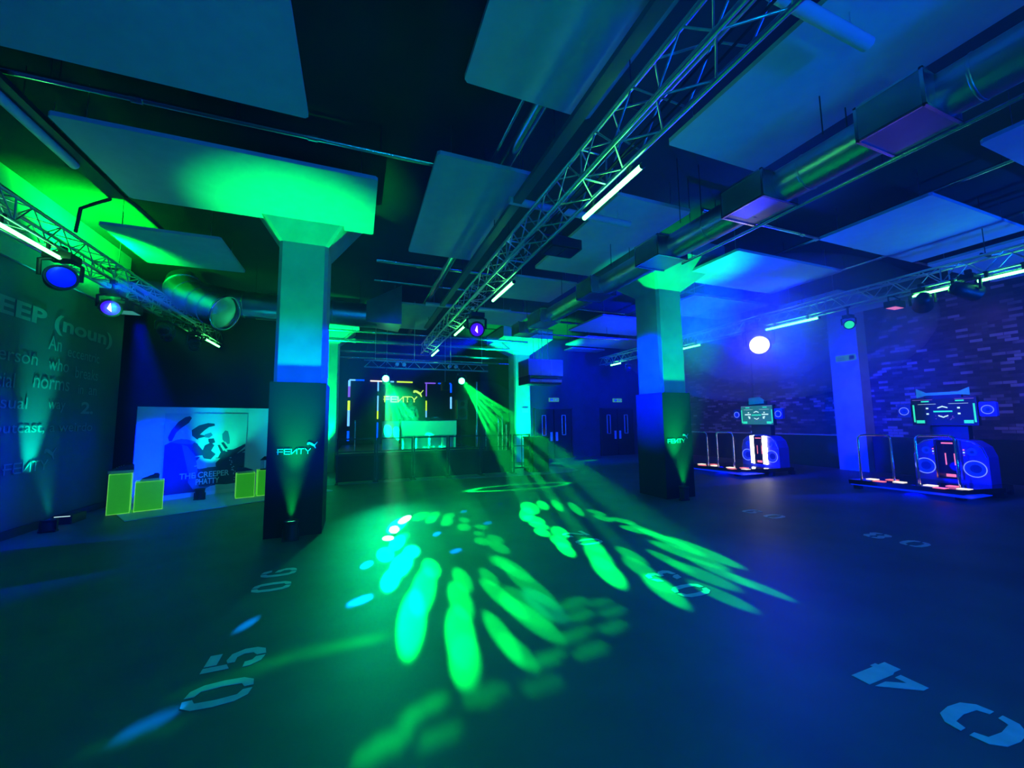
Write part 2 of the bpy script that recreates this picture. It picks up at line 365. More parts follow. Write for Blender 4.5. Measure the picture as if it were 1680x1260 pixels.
# ---------------------------------------------------------------- columns
def column(x0, x1, y0, y1, zc, clad, label, logo=None, notch=0, capw=.62, cape=None, caph=.55):
    t = thing('column', label, 'column', ((x0+x1)/2, (y0+y1)/2, 0)); cx, cy = (x0+x1)/2, (y0+y1)/2
    hx, hy = (x1-x0)/2-.02*bool(clad), (y1-y0)/2-.02*bool(clad)
    ch = .05
    def ring(hx, hy, z, c=ch): return [(-hx+c, -hy, z), (hx-c, -hy, z), (hx, -hy+c, z), (hx, hy-c, z), (hx-c, hy, z), (-hx+c, hy, z), (-hx, hy-c, z), (-hx, -hy+c, z)]
    MB().prism(ring(hx, hy, 0), ring(hx, hy, zc)).obj('shaft', 'concrete', t)
    MB().prism(ring(hx, hy, zc), ring(hx+capw, hy+(cape or capw), zc+caph, .02)).box(-hx-capw, hx+capw, -hy-(cape or capw), hy+(cape or capw), zc+caph, 5.25).obj('capital', 'concrete', t)
    if clad:
        MB().box(-(x1-x0)/2-.012, (x1-x0)/2+.012, -(y1-y0)/2-.012, (y1-y0)/2+.012, 0, clad).obj('cladding', 'clad', t)
    return t
cl = column(-1.18, -.46, 6.60, 7.42, 4.38, 2.22, 'concrete column with black cladding and glowing logo, left of the dance floor', capw=.5, cape=.3, caph=.8)
logo_parts((-1.06+.82, 6.60-7.01-.013, 1.17), (1, 0, 0), (0, 0, 1), .43, 'logo', cl)
cr = column(5.86, 6.58, 6.45, 7.25, 4.38, 2.16, 'concrete column with black cladding and glowing logo, right of the dance floor')
logo_parts((5.93-6.22, 6.45-6.85-.013, 1.12), (1, 0, 0), (0, 0, 1), .46, 'logo', cr)
cc = column(5.84, 6.54, 14.6, 15.3, 4.3, 0, 'bare concrete column lit green beyond the stage, beside the hanging unit', capw=.7)
MB().box(-.05, .22, -.37, -.352, 1.95, 2.12).obj('fire_notice', 'white', cc)
column(-1.3, -.62, 14.6, 15.3, 4.35, 0, 'narrow bare column lit green, half hidden behind the left clad column', capw=.5)
# pilaster on the brick wall
pl = thing('pilaster', 'smooth painted pier standing out from the brick wall', 'pier', (14.17, 7.5, 0))
MB().box(-.23, .23, -.40, .36, 0, 5.0).obj('shaft', 'concrete', pl)
MB().box(-.235, -.23, -.34, .20, 3.32, 3.5).obj('hanging_sign', 'sign', pl)
MB().box(-.238, -.235, -.30, -.16, 3.35, 3.47).box(-.238, -.235, -.05, .16, 3.36, 3.38).box(-.238, -.235, -.05, .16, 3.42, 3.44).obj('sign_print', 'black', pl)

# ---------------------------------------------------------------- doors with slot windows
def door_pair(x, n, tall=2.1):
    t = bpy.data.objects.new('door_%d' % n, None); COL.objects.link(t); t.location = (x, 15.4, 0); t['kind'] = 'structure'
    t['label'] = 'pair of dark doors with slot windows and push plates'
    for s in (-1, 1):
        a, b = sorted((s*.02, s*.86))
        MB().box(a, b, -.05, 0, 0, tall).obj('door_leaf', 'clad', t)
        c = s*.48-.0; a, b = c-.10, c+.10
        z0, z1 = .98, 1.86
        m = MB()
        for bx in ((a, b, z0, z0+.03), (a, b, z1-.03, z1), (a, a+.03, z0, z1), (b-.03, b, z0, z1)): m.box(bx[0], bx[1], -.07, -.05, bx[2], bx[3])
        m.obj('window_frame', 'white', t)
        MB().box(a+.03, b-.03, -.056, -.05, z0+.03, z1-.03).obj('window_glass', 'glass', t)
        c = s*.13; MB().box(c-.055, c+.055, -.06, -.05, .74, 1.12).obj('push_plate', 'logo', t)
    m = MB()
    for bx in ((-.93, -.87, 0, tall+.06), (.87, .93, 0, tall+.06), (-.93, .93, tall+.01, tall+.07)): m.box(bx[0], bx[1], -.07, 0, bx[2], bx[3])
    m.obj('door_frame', 'black', t)
    return t
door_pair(7.95, 1); door_pair(11.25, 2)
for i, x in enumerate((7.98, 11.3)):
    s = thing('exit_sign', ['small lit exit sign over the doors beside the stage column', 'small lit exit sign over the doors next to the right clad column'][i], 'exit sign', (x, 15.37, 2.52), 0, 'exit signs over the doors')
    MB().box(-.24, .24, -.03, .028, -.085, .085).obj('light_box', 'sign', s)
    m = MB(); m.box(-.18, -.05, -.034, -.03, -.05, .05)
    m.add([(.03, -.034, 0), (.10, -.034, .05), (.10, -.034, -.05)], [(0, 1, 2)]); m.box(.10, .18, -.034, -.03, -.015, .015)
    m.obj('pictogram', 'logo', s)

# ---------------------------------------------------------------- pale vinyl edge and floor numbers
pts = [(-.8, 11.55), (1.9, 11.3), (4.6, 10.95), (6.2, 11.0), (6.75, 11.35), (6.9, 12.0), (6.6, 12.6), (5.9, 12.9), (-1.0, 12.9)]
struct('floor_strip', MB().prism([(x, y, .0) for x, y in pts], [(x, y, .004) for x, y in pts]), mat('pale_floor_strip', (.26, .28, .30), .5, 0, .4, .1, 3))

GLY = {  # stencil figures as polygons, x right, y up, unit box
 '0': [[(.44,1),(.44,.86),(.28,.8),(.24,.5),(.28,.2),(.44,.14),(.44,0),(.2,.03),(.04,.2),(0,.5),(.04,.8),(.2,.97)],
       [(.56,1),(.8,.97),(.96,.8),(1,.5),(.96,.2),(.8,.03),(.56,0),(.56,.14),(.72,.2),(.76,.5),(.72,.8),(.56,.86)]],
 '5': [[(.08,1),(.3,1),(.3,.62),(.08,.55)],[(.38,1),(.92,1),(.92,.8),(.38,.8)],[(.5,.66),(.8,.62),(.97,.42),(.95,.2),(.8,.04),(.54,0),(.54,.16),(.7,.24),(.72,.4),(.6,.5),(.36,.5),(.36,.62)],[(.44,.0),(.2,.04),(.04,.2),(.02,.32),(.26,.32),(.3,.2),(.44,.16)]],
 '6': [[(.44,1),(.44,.86),(.3,.78),(.25,.5),(.28,.2),(.44,.14),(.44,0),(.2,.03),(.04,.2),(0,.5),(.04,.8),(.2,.97)],
       [(.56,1),(.8,.95),(.94,.74),(.7,.72),(.56,.86)],[(.56,.62),(.84,.56),(1,.34),(.95,.14),(.8,.03),(.56,0),(.56,.14),(.72,.22),(.74,.38),(.56,.48)]],
 '4': [[(.58,1),(.94,1),(.94,.36),(1,.36),(1,.2),(.94,.2),(.94,0),(.62,0),(.62,.2),(.58,.3)],[(.5,.96),(.0,.36),(.0,.2),(.5,.2),(.5,.38),(.28,.38),(.5,.66)]],
 '3': [[(.05,.74),(.1,.92),(.4,1),(.4,.86),(.28,.74)],[(.5,1),(.8,.95),(.94,.76),(.88,.58),(.76,.5),(.94,.4),(.98,.2),(.84,.04),(.5,0),(.5,.14),(.7,.2),(.7,.38),(.5,.44),(.5,.58),(.68,.64),(.68,.8),(.5,.86)],[(.4,0),(.1,.06),(.02,.28),(.26,.28),(.4,.14)]],
 '2': [[(.05,.7),(.1,.92),(.42,1),(.42,.86),(.3,.7)],[(.54,1),(.85,.93),(.96,.7),(.85,.5),(.4,.2),(.1,.2),(.65,.6),(.7,.78),(.54,.86)],[(.02,.16),(.98,.16),(.98,0),(.02,0)]],
 '8': [[(.44,1),(.44,.86),(.3,.76),(.44,.6),(.44,.46),(.28,.3),(.44,.14),(.44,0),(.12,.06),(.0,.28),(.14,.5),(.04,.74),(.16,.94)],
       [(.56,1),(.84,.94),(.96,.74),(.86,.5),(1,.28),(.88,.06),(.56,0),(.56,.14),(.72,.3),(.56,.46),(.56,.6),(.7,.76),(.56,.86)]],
 '9': [[(.44,1),(.44,.86),(.3,.74),(.3,.6),(.44,.5),(.44,.36),(.16,.42),(.02,.66),(.14,.92)],[(.56,1),(.82,.94),(.98,.7),(.98,.3),(.82,.05),(.56,0),(.56,.14),(.7,.25),(.74,.5),(.72,.78),(.56,.86)],[(.44,0),(.14,.06),(.06,.24),(.3,.26),(.44,.14)]],
}
def floor_number(txt, x_up0, x_up1, y0, wd, gap, label):
    """figures read along +y, their tops point to -x"""
    t = thing('floor_number', label, 'floor marking', ((x_up0+x_up1)/2, y0+wd, 0), 0, 'stencilled lane numbers on the floor')
    for k, c in enumerate(txt):
        m = MB(); yy = y0+k*(wd+gap)
        for poly in GLY[c]:
            p = [(x_up1-(x_up1-x_up0)*b-(x_up0+x_up1)/2, yy+a*wd-(y0+wd)) for a, b in poly][::-1]
            m.prism([(x, y, .0005) for x, y in p], [(x, y, .003) for x, y in p])
        m.obj('digit', 'paint', t)
floor_number('05', -.91, -.56, 2.88, .25, .12, 'pale stencilled 05 on the floor, nearest number at the left')
floor_number('06', -.92, -.58, 4.56, .23, .17, 'pale stencilled 06 on the floor near the left clad column')
floor_number('04', 2.90, 3.25, 1.05, .26, .12, 'large pale stencilled 04 in the nearest right corner of the floor')
floor_number('03', 2.78, 3.13, 2.88, .25, .12, 'pale stencilled 03 on the floor under the green streaks')
floor_number('02', 2.72, 3.08, 4.55, .24, .14, 'pale stencilled 02 on the floor between the two light patterns')
floor_number('08', 6.42, 6.76, 2.83, .24, .15, 'faint stencilled 08 on the floor right of the dance floor')
floor_number('09', 6.22, 6.56, 4.50, .24, .15, 'faint stencilled 09 on the floor near the right clad column')

# ---------------------------------------------------------------- ceiling boards, 50 mm thick, hung at 4.70
def board(x0, x1, y0, y1, label, notch=None, z=4.70):
    t = thing('ceiling_board', label, 'ceiling board', ((x0+x1)/2, (y0+y1)/2, z), 0, 'white acoustic boards hung under the ceiling')
    cx, cy = (x0+x1)/2, (y0+y1)/2; r = .03
    pts = [(x0+r, y0), (x1-r, y0), (x1, y0+r), (x1, y1-r), (x1-r, y1)]
    if notch: pts += [(notch[1], y1), (notch[1], notch[2]), (notch[0], notch[2]), (notch[0], y1)]
    pts += [(x0+r, y1), (x0, y1-r), (x0, y0+r)]
    pts = [(a-cx, b-cy) for a, b in pts]
    MB().prism([(a, b, 0) for a, b in pts], [(a, b, .05) for a, b in pts]).obj('panel', 'board', t)
    for a in (x0+.2-cx, x1-.2-cx):
        for b in (y0+.2-cy, y1-.2-cy): MB().cyl((a, b, .05), (a, b, .55), .004, n=5).obj('hanging_wire', 'truss', t)
board(-3.7, -.53, 2.70, 4.24, 'big white ceiling board at the upper left, nearest the camera')
board(-2.95, .18, 5.07, 6.65, 'long white ceiling board cut around the left clad column, glowing green', (-1.38, -.26, 6.50))
board(.84, 2.16, .45, 3.25, 'white ceiling board at top centre, left of the main truss')
board(.80, 2.12, 4.30, 7.12, 'white ceiling board left of the main truss, between the two crossing pipes')
board(3.30, 4.62, 4.28, 7.07, 'white ceiling board right of the main truss, behind the nearest lit tube')
board(3.20, 4.65, .40, 3.25, 'large white ceiling board at upper right between truss and duct')
board(6.58, 9.5, .50, 1.99, 'white ceiling board cut by the right edge of the picture')
board(7.46, 10.4, 2.75, 4.22, 'blue-lit ceiling board above the right truss, in front of the glowing lamp')
board(-3.78, -2.2, 7.70, 9.27, 'small dark ceiling board over the left truss beside the bent duct')
board(3.12, 4.63, 7.60, 9.07, 'white ceiling board above the third lit tube of the main truss')
board(3.10, 4.70, 10.28, 11.75, 'white ceiling board behind the violet moving head')
board(.66, 2.1, 10.4, 13.2, 'white ceiling board above the far end of the main truss')
board(-2.85, .0, 12.40, 14.0, 'far green-lit ceiling board seen past the left clad column')
board(6.72, 9.6, 9.70, 11.75, 'blue ceiling board left of the right clad column, nearest of three')
board(7.9, 11.0, 12.40, 14.1, 'blue ceiling board left of the right clad column, middle of three')
board(8.5, 10.2, 14.6, 15.3, 'small far ceiling board over the doors wall')
board(6.50, 9.6, 5.02, 6.60, 'ceiling board touching the right clad column, glowing green to blue')
board(7.83, 10.5, 7.30, 8.95, 'blue ceiling board beyond the right clad column')
board(10.9, 13.8, 2.75, 4.22, 'dim ceiling board next to the brick wall, nearer one'); board(11.0, 13.8, 5.9, 7.4, 'dim ceiling board next to the brick wall, farther one')

# ---------------------------------------------------------------- trusses
def box_truss(label, cx, y0, y1, z0, w_=.29, group='aluminium lighting trusses', step=.5):
    t = thing('lighting_truss', label, 'truss', (cx, y0, z0), 0, group); h = w_/2; L = y1-y0
    C4 = [(-h, 0), (h, 0), (-h, w_), (h, w_)]
    for a, b in C4: MB().cyl((a, 0, b), (a, L, b), .024, n=10).obj('chord', 'truss', t)
    n = int(L/step); st = L/n
    for k, (p, q) in enumerate((((-h, 0), (-h, w_)), ((h, 0), (h, w_)), ((-h, 0), (h, 0)), ((-h, w_), (h, w_)))):
        m = MB()
        for i in range(n):
            ya, yb, yc = i*st, (i+.5)*st, (i+1)*st
            m.cyl((p[0], ya, p[1]), (q[0], yb, q[1]), .009, n=6, cap=False).cyl((q[0], yb, q[1]), (p[0], yc, p[1]), .009, n=6, cap=False)
            if i % 4 == 0: m.cyl((p[0], ya, p[1]), (q[0], ya, q[1]), .011, n=6, cap=False)
        m.obj('lattice', 'truss', t)
    for y in np.arange(.6, L, 2.9): MB().cyl((0, y, w_+.03), (0, y, 5.25-z0), .006, n=6).cyl((-h, y, w_+.03), (h, y, w_+.03), .02, n=8).obj('suspension_wire', 'black', t)
    return t
box_truss('long main lighting truss running from above the camera to the stage', 2.1, -1.0, 13.3, 3.92)
box_truss('lighting truss along the left wall with the text', -3.8, 2.0, 14.0, 3.92)
box_truss('lighting truss parallel to the brick wall at the right', 9.62, -.5, 14.0, 3.92)
# flat trunking along the main truss
t = thing('cable_tray', 'grey cable tray above the left side of the main truss', 'cable tray', (1.90, -1, 4.46))
MB().box(-.06, .06, 0, 13, 0, .015).box(-.06, -.05, 0, 13, .015, .06).box(.05, .06, 0, 13, .015, .06).obj('tray', 'greymetal', t)
[MB().cyl((0, y, .01), (0, y, .83), .006, n=6).obj('hanger', 'black', t) for y in np.arange(.5, 13, 2)]
m = MB(); [m.path([(x, y, .03+.01*sin(y*2+x*30)) for y in np.arange(.1, 12.9, .4)], .012, 6) for x in (-.04, .0, .045)]; m.obj('cable', 'rubber', t)
t = thing('truss_cable', 'black cables laid inside the main truss', 'cable', (2.1, -1, 3.96))
m = MB(); [m.path([(x+.03*sin(y*1.7+k), y, .02+.02*sin(y*2.3+k*2)) for y in np.arange(.1, 14.2, .35)], .011, 6) for k, x in enumerate((-.05, .03, .08))]; m.obj('cable', 'rubber', t)

tubes = {}
def led_tube(x, y0, y1, z, label, group):
    t = thing('led_tube', label, 'tube light', (x, y0, z), 0, group); L = y1-y0
    MB().cyl((0, .03, 0), (0, L-.03, 0), .024, n=12).obj('lit_tube', 'tube', t)
    for y in (0, L-.03): MB().cyl((0, y, 0), (0, y+.03, 0), .027, n=12).obj('end_cap', 'black', t)
    for y in (L*.2, L*.8): MB().box(-.012, .012, y-.02, y+.02, .02, 3.92-z+.01).box(-.03, .03, y-.025, y+.025, 3.92-z-.02, 3.92-z+.01).obj('clamp', 'black', t)
    return t
n4 = ['nearest', 'second', 'third', 'farthest']
for i, (a, b) in enumerate(((2.57, 3.57), (5.61, 6.69), (8.68, 9.70), (11.75, 13.0))):
    led_tube(2.26, a, b, 3.8, 'lit green tube under the main truss, %s of the four' % n4[i], 'green tubes under the main truss')
led_tube(2.26, -.5, .5, 3.8, 'lit green tube under the main truss above the camera', 'green tubes under the main truss')
for i, (a, b) in enumerate(((5.60, 6.79), (12.07, 13.2))):
    led_tube(-3.66, a, b, 3.8, ['lit green tube under the left truss beside the big blue lamp', 'small lit green tube at the far end of the left truss'][i], 'green tubes under the left truss')
for i, (a, b) in enumerate(((2.45, 3.10), (3.22, 3.92), (5.46, 6.72), (8.69, 9.62), (12.49, 13.21))):
    led_tube(9.46, a, b, 3.8, ['thick lit green tube under the right truss at the picture edge', 'short lit green tube behind the black heads of the right truss', 'long lit tube right of the bright blue lamp', 'lit tube just right of the right clad column', 'far lit tube just left of the right clad column'][i], 'green tubes under the right truss')
# real light carried by the tubes' housings on to the boards above them (upper row of LEDs)
for x, y in ((2.26, 3.1), (2.26, 6.1), (2.26, 9.2), (-3.66, 6.2), (9.46, 3.2), (9.46, 6.1)):
    pass

# unlit batten tubes that cross above the trusses
for i, (x0, x1, y, z) in enumerate(((1.8, 3.72, 4.6, 4.5), (1.75, 3.65, 1.6, 4.5), (1.5, 3.73, 9.54, 4.5))):
    t = thing('batten_light', ['unlit pale batten crossing the main truss behind the nearest lit tube', 'unlit pale batten crossing the main truss at the top of the picture', 'unlit pale batten crossing the main truss near the violet head'][i], 'batten light', (x0, y, z), 0, 'unlit battens across the main truss')
    L = x1-x0; MB().cyl((0, 0, 0), (L, 0, 0), .05, n=14).obj('housing', 'cream', t)
    [MB().cyl((x, 0, .05), (x, 0, 5.25-z), .004, n=5).obj('hanging_wire', 'truss', t) for x in (.2, L-.2)]
t = thing('batten_light', 'unlit pale batten sloping under the left truss behind the small violet lamp', 'batten light', (-3.45, 8.0, 3.9), 0, 'unlit battens across the left truss')
MB().cyl((0, 0, 0), (.1, 2.4, -.05), .028, n=12).obj('housing', 'cream', t); MB().box(-.03, .03, .3, .4, .02, .05).obj('clamp', 'black', t)
t = thing('batten_light', 'unlit pale tube beside the dark tray at the upper left', 'batten light', (-3.25, 4.2, 4.75), 0, 'unlit battens across the left truss')
MB().cyl((0, 0, 0), (0, 1.9, 0), .05, n=12).obj('housing', 'cream', t); [MB().cyl((0, y, .05), (0, y, .5), .004, n=5).obj('hanging_wire', 'truss', t) for y in (.3, 1.5)]

# ---------------------------------------------------------------- ventilation ducts
t = thing('ventilation_duct', 'long galvanised duct with square boxes right of the main truss', 'duct', (4.3, 0, 4.15))
m = MB().cyl((.085, -1.5, .04), (.085, 10.3, .04), .19, n=24)
for y in np.arange(-1.2, 10.2, .62): m.lathe((.085, y, .04), (0, 1, 0), [(-.012, .192), (-.006, .196), (.006, .196), (.012, .192)], 24)
m.obj('pipe', 'duct', t)
for a, b in ((-.1, .35), (1.46, 1.90), (2.77, 3.28), (4.37, 4.86), (6.14, 6.66), (8.36, 9.08), (9.7, 10.2)):
    b_ = MB().box(-.28, .27, a, b, -.15, .15).obj('duct_box', 'duct', t)
    e = .285; m = MB()
    for y in (a, b):
        m.box(-e, -e+.02, y-.012, y+.012, -.16, .16).box(e-.03, e-.01, y-.012, y+.012, -.16, .16).box(-e, e-.01, y-.012, y+.012, -.162, -.145).box(-e, e-.01, y-.012, y+.012, .145, .162)
    m.box(-e, -e+.02, a, b, -.162, -.14).box(-e, -e+.02, a, b, .14, .162)
    m.obj('flange', 'pipe', b_)
[MB().cyl((x, y, .15), (x, y, 1.1), .006, n=6).obj('hanger', 'black', t) for y in (.1, 2.2, 4.0, 5.6, 7.4, 9.3) for x in (-.2, .2)]
t = thing('conduit', 'thin shiny conduit running along the right side of the duct', 'conduit', (4.60, -1.5, 3.985))
MB().cyl((0, 0, 0), (0, 6.0, 0), .02, n=10).obj('tube', 'pipe', t)
[MB().cyl((0, y, 0), (0, y, 1.27), .005, n=5).obj('hanger', 'black', t) for y in (1, 3.5, 5.8)]

t = thing('bent_duct', 'wide galvanised duct with an open elbow, crossing behind the left clad column', 'duct', (-2.6, 10.2, 4.2))
m = MB().cyl((.15, 0, .08), (3.0, .05, .06), .29, n=28, cap=False)
for x in np.arange(.2, 2.9, .9): m.lathe((x, 0, .08), (1, 0, 0), [(-.012, .292), (-.006, .30), (.006, .30), (.012, .292)], 28)
m.obj('pipe', 'duct', t)
m = MB(); P = [Vector(p) for p in ((-.95, .25, .62), (-.98, .15, .50), (-.9, -.05, .30), (-.7, -.25, .10), (-.45, -.42, -.06), (-.25, -.52, -.18), (.02, -.64, -.30))]
m.path(P, [.24, .30, .33, .34, .34, .34, .34], 28, cap=False)
for i in (2, 3, 4, 5):
    d = (P[i+1]-P[i-1]).normalized(); m.lathe(P[i], d, [(-.015, .342), (-.008, .352), (.008, .352), (.015, .342)], 28)
m.obj('elbow', 'duct', t)
MB().lathe(P[-1], (P[-1]-P[-2]), [(-.03, .345), (-.03, .37), (.02, .37), (.02, .335), (-.03, .335)], 28).obj('collar', 'pipe', t)
MB().path([(.2, 0, .1), (-.1, -.05, .12), (-.4, -.1, .15), (-.6, -.08, .2)], .28, 24, cap=False).obj('branch', 'duct', t)
m = MB()
a = [(2.75, -.25, -.15), (2.75, .3, -.15), (2.75, .3, .35), (2.75, -.25, .35)]; b = [(3.55, -.5, -.22), (3.55, .4, -.22), (3.55, .4, .75), (3.55, -.5, .75)]
m.prism(a, b); m.obj('flared_box', 'duct', t)
[MB().cyl((x, 0, .3), (x, 0, 1.05), .006, n=6).obj('hanger', 'black', t) for x in (.4, 1.6, 2.6)]

# pipes under the slab
def pipe(label, p, q, r, group='galvanised pipes under the slab', couplings=True, m_='pipe'):
    t = thing('ceiling_pipe', label, 'pipe', p, 0, group); d = Vector(q)-Vector(p)
    m = MB().cyl((0, 0, 0), d, r, n=14); L = d.length; u = d.normalized()
    m.obj('tube', m_, t)
    if couplings:
        [MB().cyl(u*s, u*(s+.1), r*1.35, n=14).obj('coupling', m_, t) for s in np.arange(.8, L-.2, 1.6)]
    [MB().cyl(u*s+Vector((0, 0, r)), u*s+Vector((0, 0, 5.25-p[2])), .006, n=6).obj('bracket', 'black', t) for s in np.arange(.3, L, 1.5)]
pipe('long pipe across the upper left, under the first board gap', (-4.6, 4.84, 4.9), (.9, 4.80, 4.9), .032)
pipe('thinner pipe just behind the long pipe at the upper left', (-4.6, 4.95, 4.98), (1.2, 4.92, 4.98), .026)
pipe('thick pipe between the boards left of the main truss', (1.72, 2.9, 4.93), (1.72, 14.6, 4.93), .085, couplings=False)
pipe('thin bright pipe beside the thick pipe', (1.50, 2.9, 4.86), (1.50, 4.75, 4.86), .02, couplings=False)
for i, (y, x0, x1, z, r) in enumerate(((8.3, .3, 3.1, 4.95, .045), (9.6, .3, 4.0, 4.98, .03), (13.6, -2, 6.0, 4.6, .04), (14.5, -1.0, 6.0, 4.45, .06), (15.8, -1.5, 6.5, 4.3, .05), (16.6, -1.5, 6.5, 4.2, .05))):
    pipe('%s of the crossing pipes beyond the main board rows' % ['first', 'second', 'third', 'fourth', 'fifth', 'last'][i], (x0, y, z), (x1, y, z), r)
pipe('slim violet-lit pipe over the hanging unit', (4.4, 10.9, 4.3), (8.2, 10.9, 4.3), .022, couplings=False)
pipe('slim violet-lit pipe left of the right clad column', (4.7, 8.0, 4.25), (6.2, 8.0, 4.25), .022, couplings=False)
for i, (x, y0, y1, z) in enumerate(((10.2, -1, 9, 4.95), (12.2, -1, 12, 4.9), (8.2, -1, 13, 5.05))):
    pipe('%s pipe running above the right truss towards the doors' % ['dim', 'outer', 'inner'][i], (x, y0, z), (x, y1, z), .035)
for i, (y, x0, x1) in enumerate(((4.6, 5.2, 14), (7.9, 7, 14), (11.9, 6, 14))):
    pipe('%s crossing pipe over the right half of the room' % ['nearest', 'middle', 'far'][i], (x0, y, 5.02), (x1, y, 5.02), .035)
# dark tray and bent conduit at the upper left
t = thing('cable_tray', 'dark tray with bent conduit above the left truss', 'cable tray', (-3.2, 3.2, 4.78))
MB().box(-.10, .10, 0, 3.7, 0, .06).obj('tray', 'black', t)
m = MB(); m.path([(-.05, 3.6, .03), (-.10, 3.75, .0), (-.32, 3.85, -.06), (-.45, 3.85, -.15), (-.48, 3.85, -.5)], .022, 8); m.path([(.05, 3.5, .03), (.12, 3.9, .03), (.2, 5.6, .03)], .03, 8)
m.obj('conduit', 'black', t); [MB().cyl((0, y, .06), (0, y, .47), .006, n=6).obj('hanger', 'black', t) for y in (.4, 2.0, 3.4)]

# ================================================================== LAMPS
def moving_head(loc, aim, label, lens, r=.11, up_len=.16, group='moving head lamps', lens_m='purplens', filament=None):
    t = thing('moving_head_lamp', label, 'stage lamp', loc, 0, group)
    d = (Vector(aim)-Vector(loc)).normalized(); q = d.to_track_quat('Y', 'Z')
    side = q@Vector((1, 0, 0)); s = r/.11
    MB().lathe(-d*.26*s, d, [(0, .05*s), (.02*s, .09*s), (.12*s, .11*s), (.3*s, .12*s), (.33*s, .13*s), (.35*s, .125*s)], 22).obj('lamp_head', 'black', t)
    l = MB().lathe(d*.085*s, d, [(0, .105*s), (.01*s, .10*s), (.022*s, .06*s), (.026*s, .01*s)], 22).obj('lens', lens_m, t)
    if filament:
        MB().prism([d*.115*s+side*a*s+q@Vector((0, 0, b*s)) for a, b in ((-.012, -.05), (.03, -.01), (.0, .07))], [d*.125*s+side*a*s+q@Vector((0, 0, b*s)) for a, b in ((-.012, -.05), (.03, -.01), (.0, .07))]).obj('lit_led', filament, l)
    m = MB()
    for k in (-1, 1): m.path([side*k*.145*s+Vector((0, 0, 0)), side*k*.15*s+Vector((0, 0, .16*s)), side*k*.06*s+Vector((0, 0, .2*s))], .02*s, 8)
    m.obj('yoke', 'black', t)
    MB().box(-.11*s, .11*s, -.09*s, .09*s, .19*s, .26*s).obj('base', 'black', t)
    MB().cyl((0, 0, .26*s), (0, 0, .26*s+up_len), .02, n=8).box(-.035, .035, -.035, .035, .24*s+up_len, .30*s+up_len).obj('clamp', 'black', t)
    return t
MT['pinkfil'] = glow('lit_pink_white_led', (1, .45, .8), 5)
moving_head((-3.68, 6.85, 3.55), (-2.6, 5.2, 3.4), 'big round blue lamp beside the end of the left lit tube', None, .14, .05, lens_m='bluelens')
moving_head((-3.62, 7.9, 3.45), (-2.5, 4.5, 2.6), 'small violet lamp with a white filament under the left truss', None, .12, .12, lens_m='purplens', filament='pinkfil')
moving_head((2.27, 7.75, 3.52), (1.6, 5.0, 2.5), 'black moving head with violet lens hanging from the main truss', None, .14, .10, lens_m='purplens', filament='pinkfil')
moving_head((9.5, 6.94, 3.46), (4, 2.5, 2.4), 'blinding white and blue lamp aimed at the camera under the right truss', None, .23, .05, lens_m='hotlens')
moving_head((9.5, 4.95, 3.52), (7.5, 3.6, 3.0), 'small green lamp with a short beam under the right truss', None, .085, .18, lens_m='softgreenlens')
moving_head((9.5, 3.78, 3.62), (12, 5, 2.8), 'black head left of the two on the right truss', None, .12, .05, lens_m='glass')
moving_head((9.5, 3.18, 3.66), (12, 2, 2.8), 'black head right of the two on the right truss', None, .12, .05, lens_m='glass')
spot('beam', (9.42, 4.9, 3.50), (7.6, 3.4, 2.2), (0, 1, .6), 60, 5, .4, .02, 3)
# dark flood fixtures
def flood(loc, label, m_='black', rz=0, w_=.42, d_=.26, h_=.12, face='glass', top=.15):
    t = thing('flood_lamp', label, 'flood lamp', loc, rz, 'flood lamps on the trusses')
    MB().rbox(-w_/2, w_/2, -d_/2, d_/2, 0, h_, .03).obj('housing', m_, t)
    MB().box(-w_/2+.03, -.01, -d_/2+.03, d_/2-.03, -.006, 0).box(.01, w_/2-.03, -d_/2+.03, d_/2-.03, -.006, 0).obj('lit_face', face, t)
    MB().path([(-w_/2-.01, 0, h_/2), (-w_/2-.02, 0, h_+.08), (0, 0, h_+.1), (w_/2+.02, 0, h_+.08), (w_/2+.01, 0, h_/2)], .012, 6).cyl((0, 0, h_+.1), (0, 0, h_+.1+top), .015, n=6).obj('bracket', 'black', t)
flood((2.5, 4.5, 3.86), 'black twin flood under the main truss between the first two lit tubes', w_=.46, d_=.34, top=.05)
flood((9.5, 4.18, 3.66), 'small flood with two pink lit squares under the right truss', face='pinkled', w_=.34, d_=.2, top=.05)
flood((-3.95, 8.9, 3.62), 'flood with two pale lit faces at the far end of the left truss', face='sign', w_=.5, d_=.34, top=.05)
for i, (x, y) in enumerate(((-3.7, 9.9), (-3.9, 10.6), (-3.6, 11.2), (-3.8, 11.8))):
    moving_head((x, y, 3.55), (x+1, y-2, 2.4), '%s black moving head in the cluster at the far end of the left truss' % ['first', 'second', 'third', 'last'][i], None, .10, .08, lens_m='glass', group='cluster of heads on the left truss')
for i, y in enumerate((8.9, 9.7, 10.6, 11.4)):
    moving_head((9.62, y+.9, 3.56), (8, y-1, 2.4), '%s dark head of the far part of the right truss' % ['first', 'second', 'third', 'last'][i], None, .09, .08, lens_m='glass', group='dark heads on the right truss')
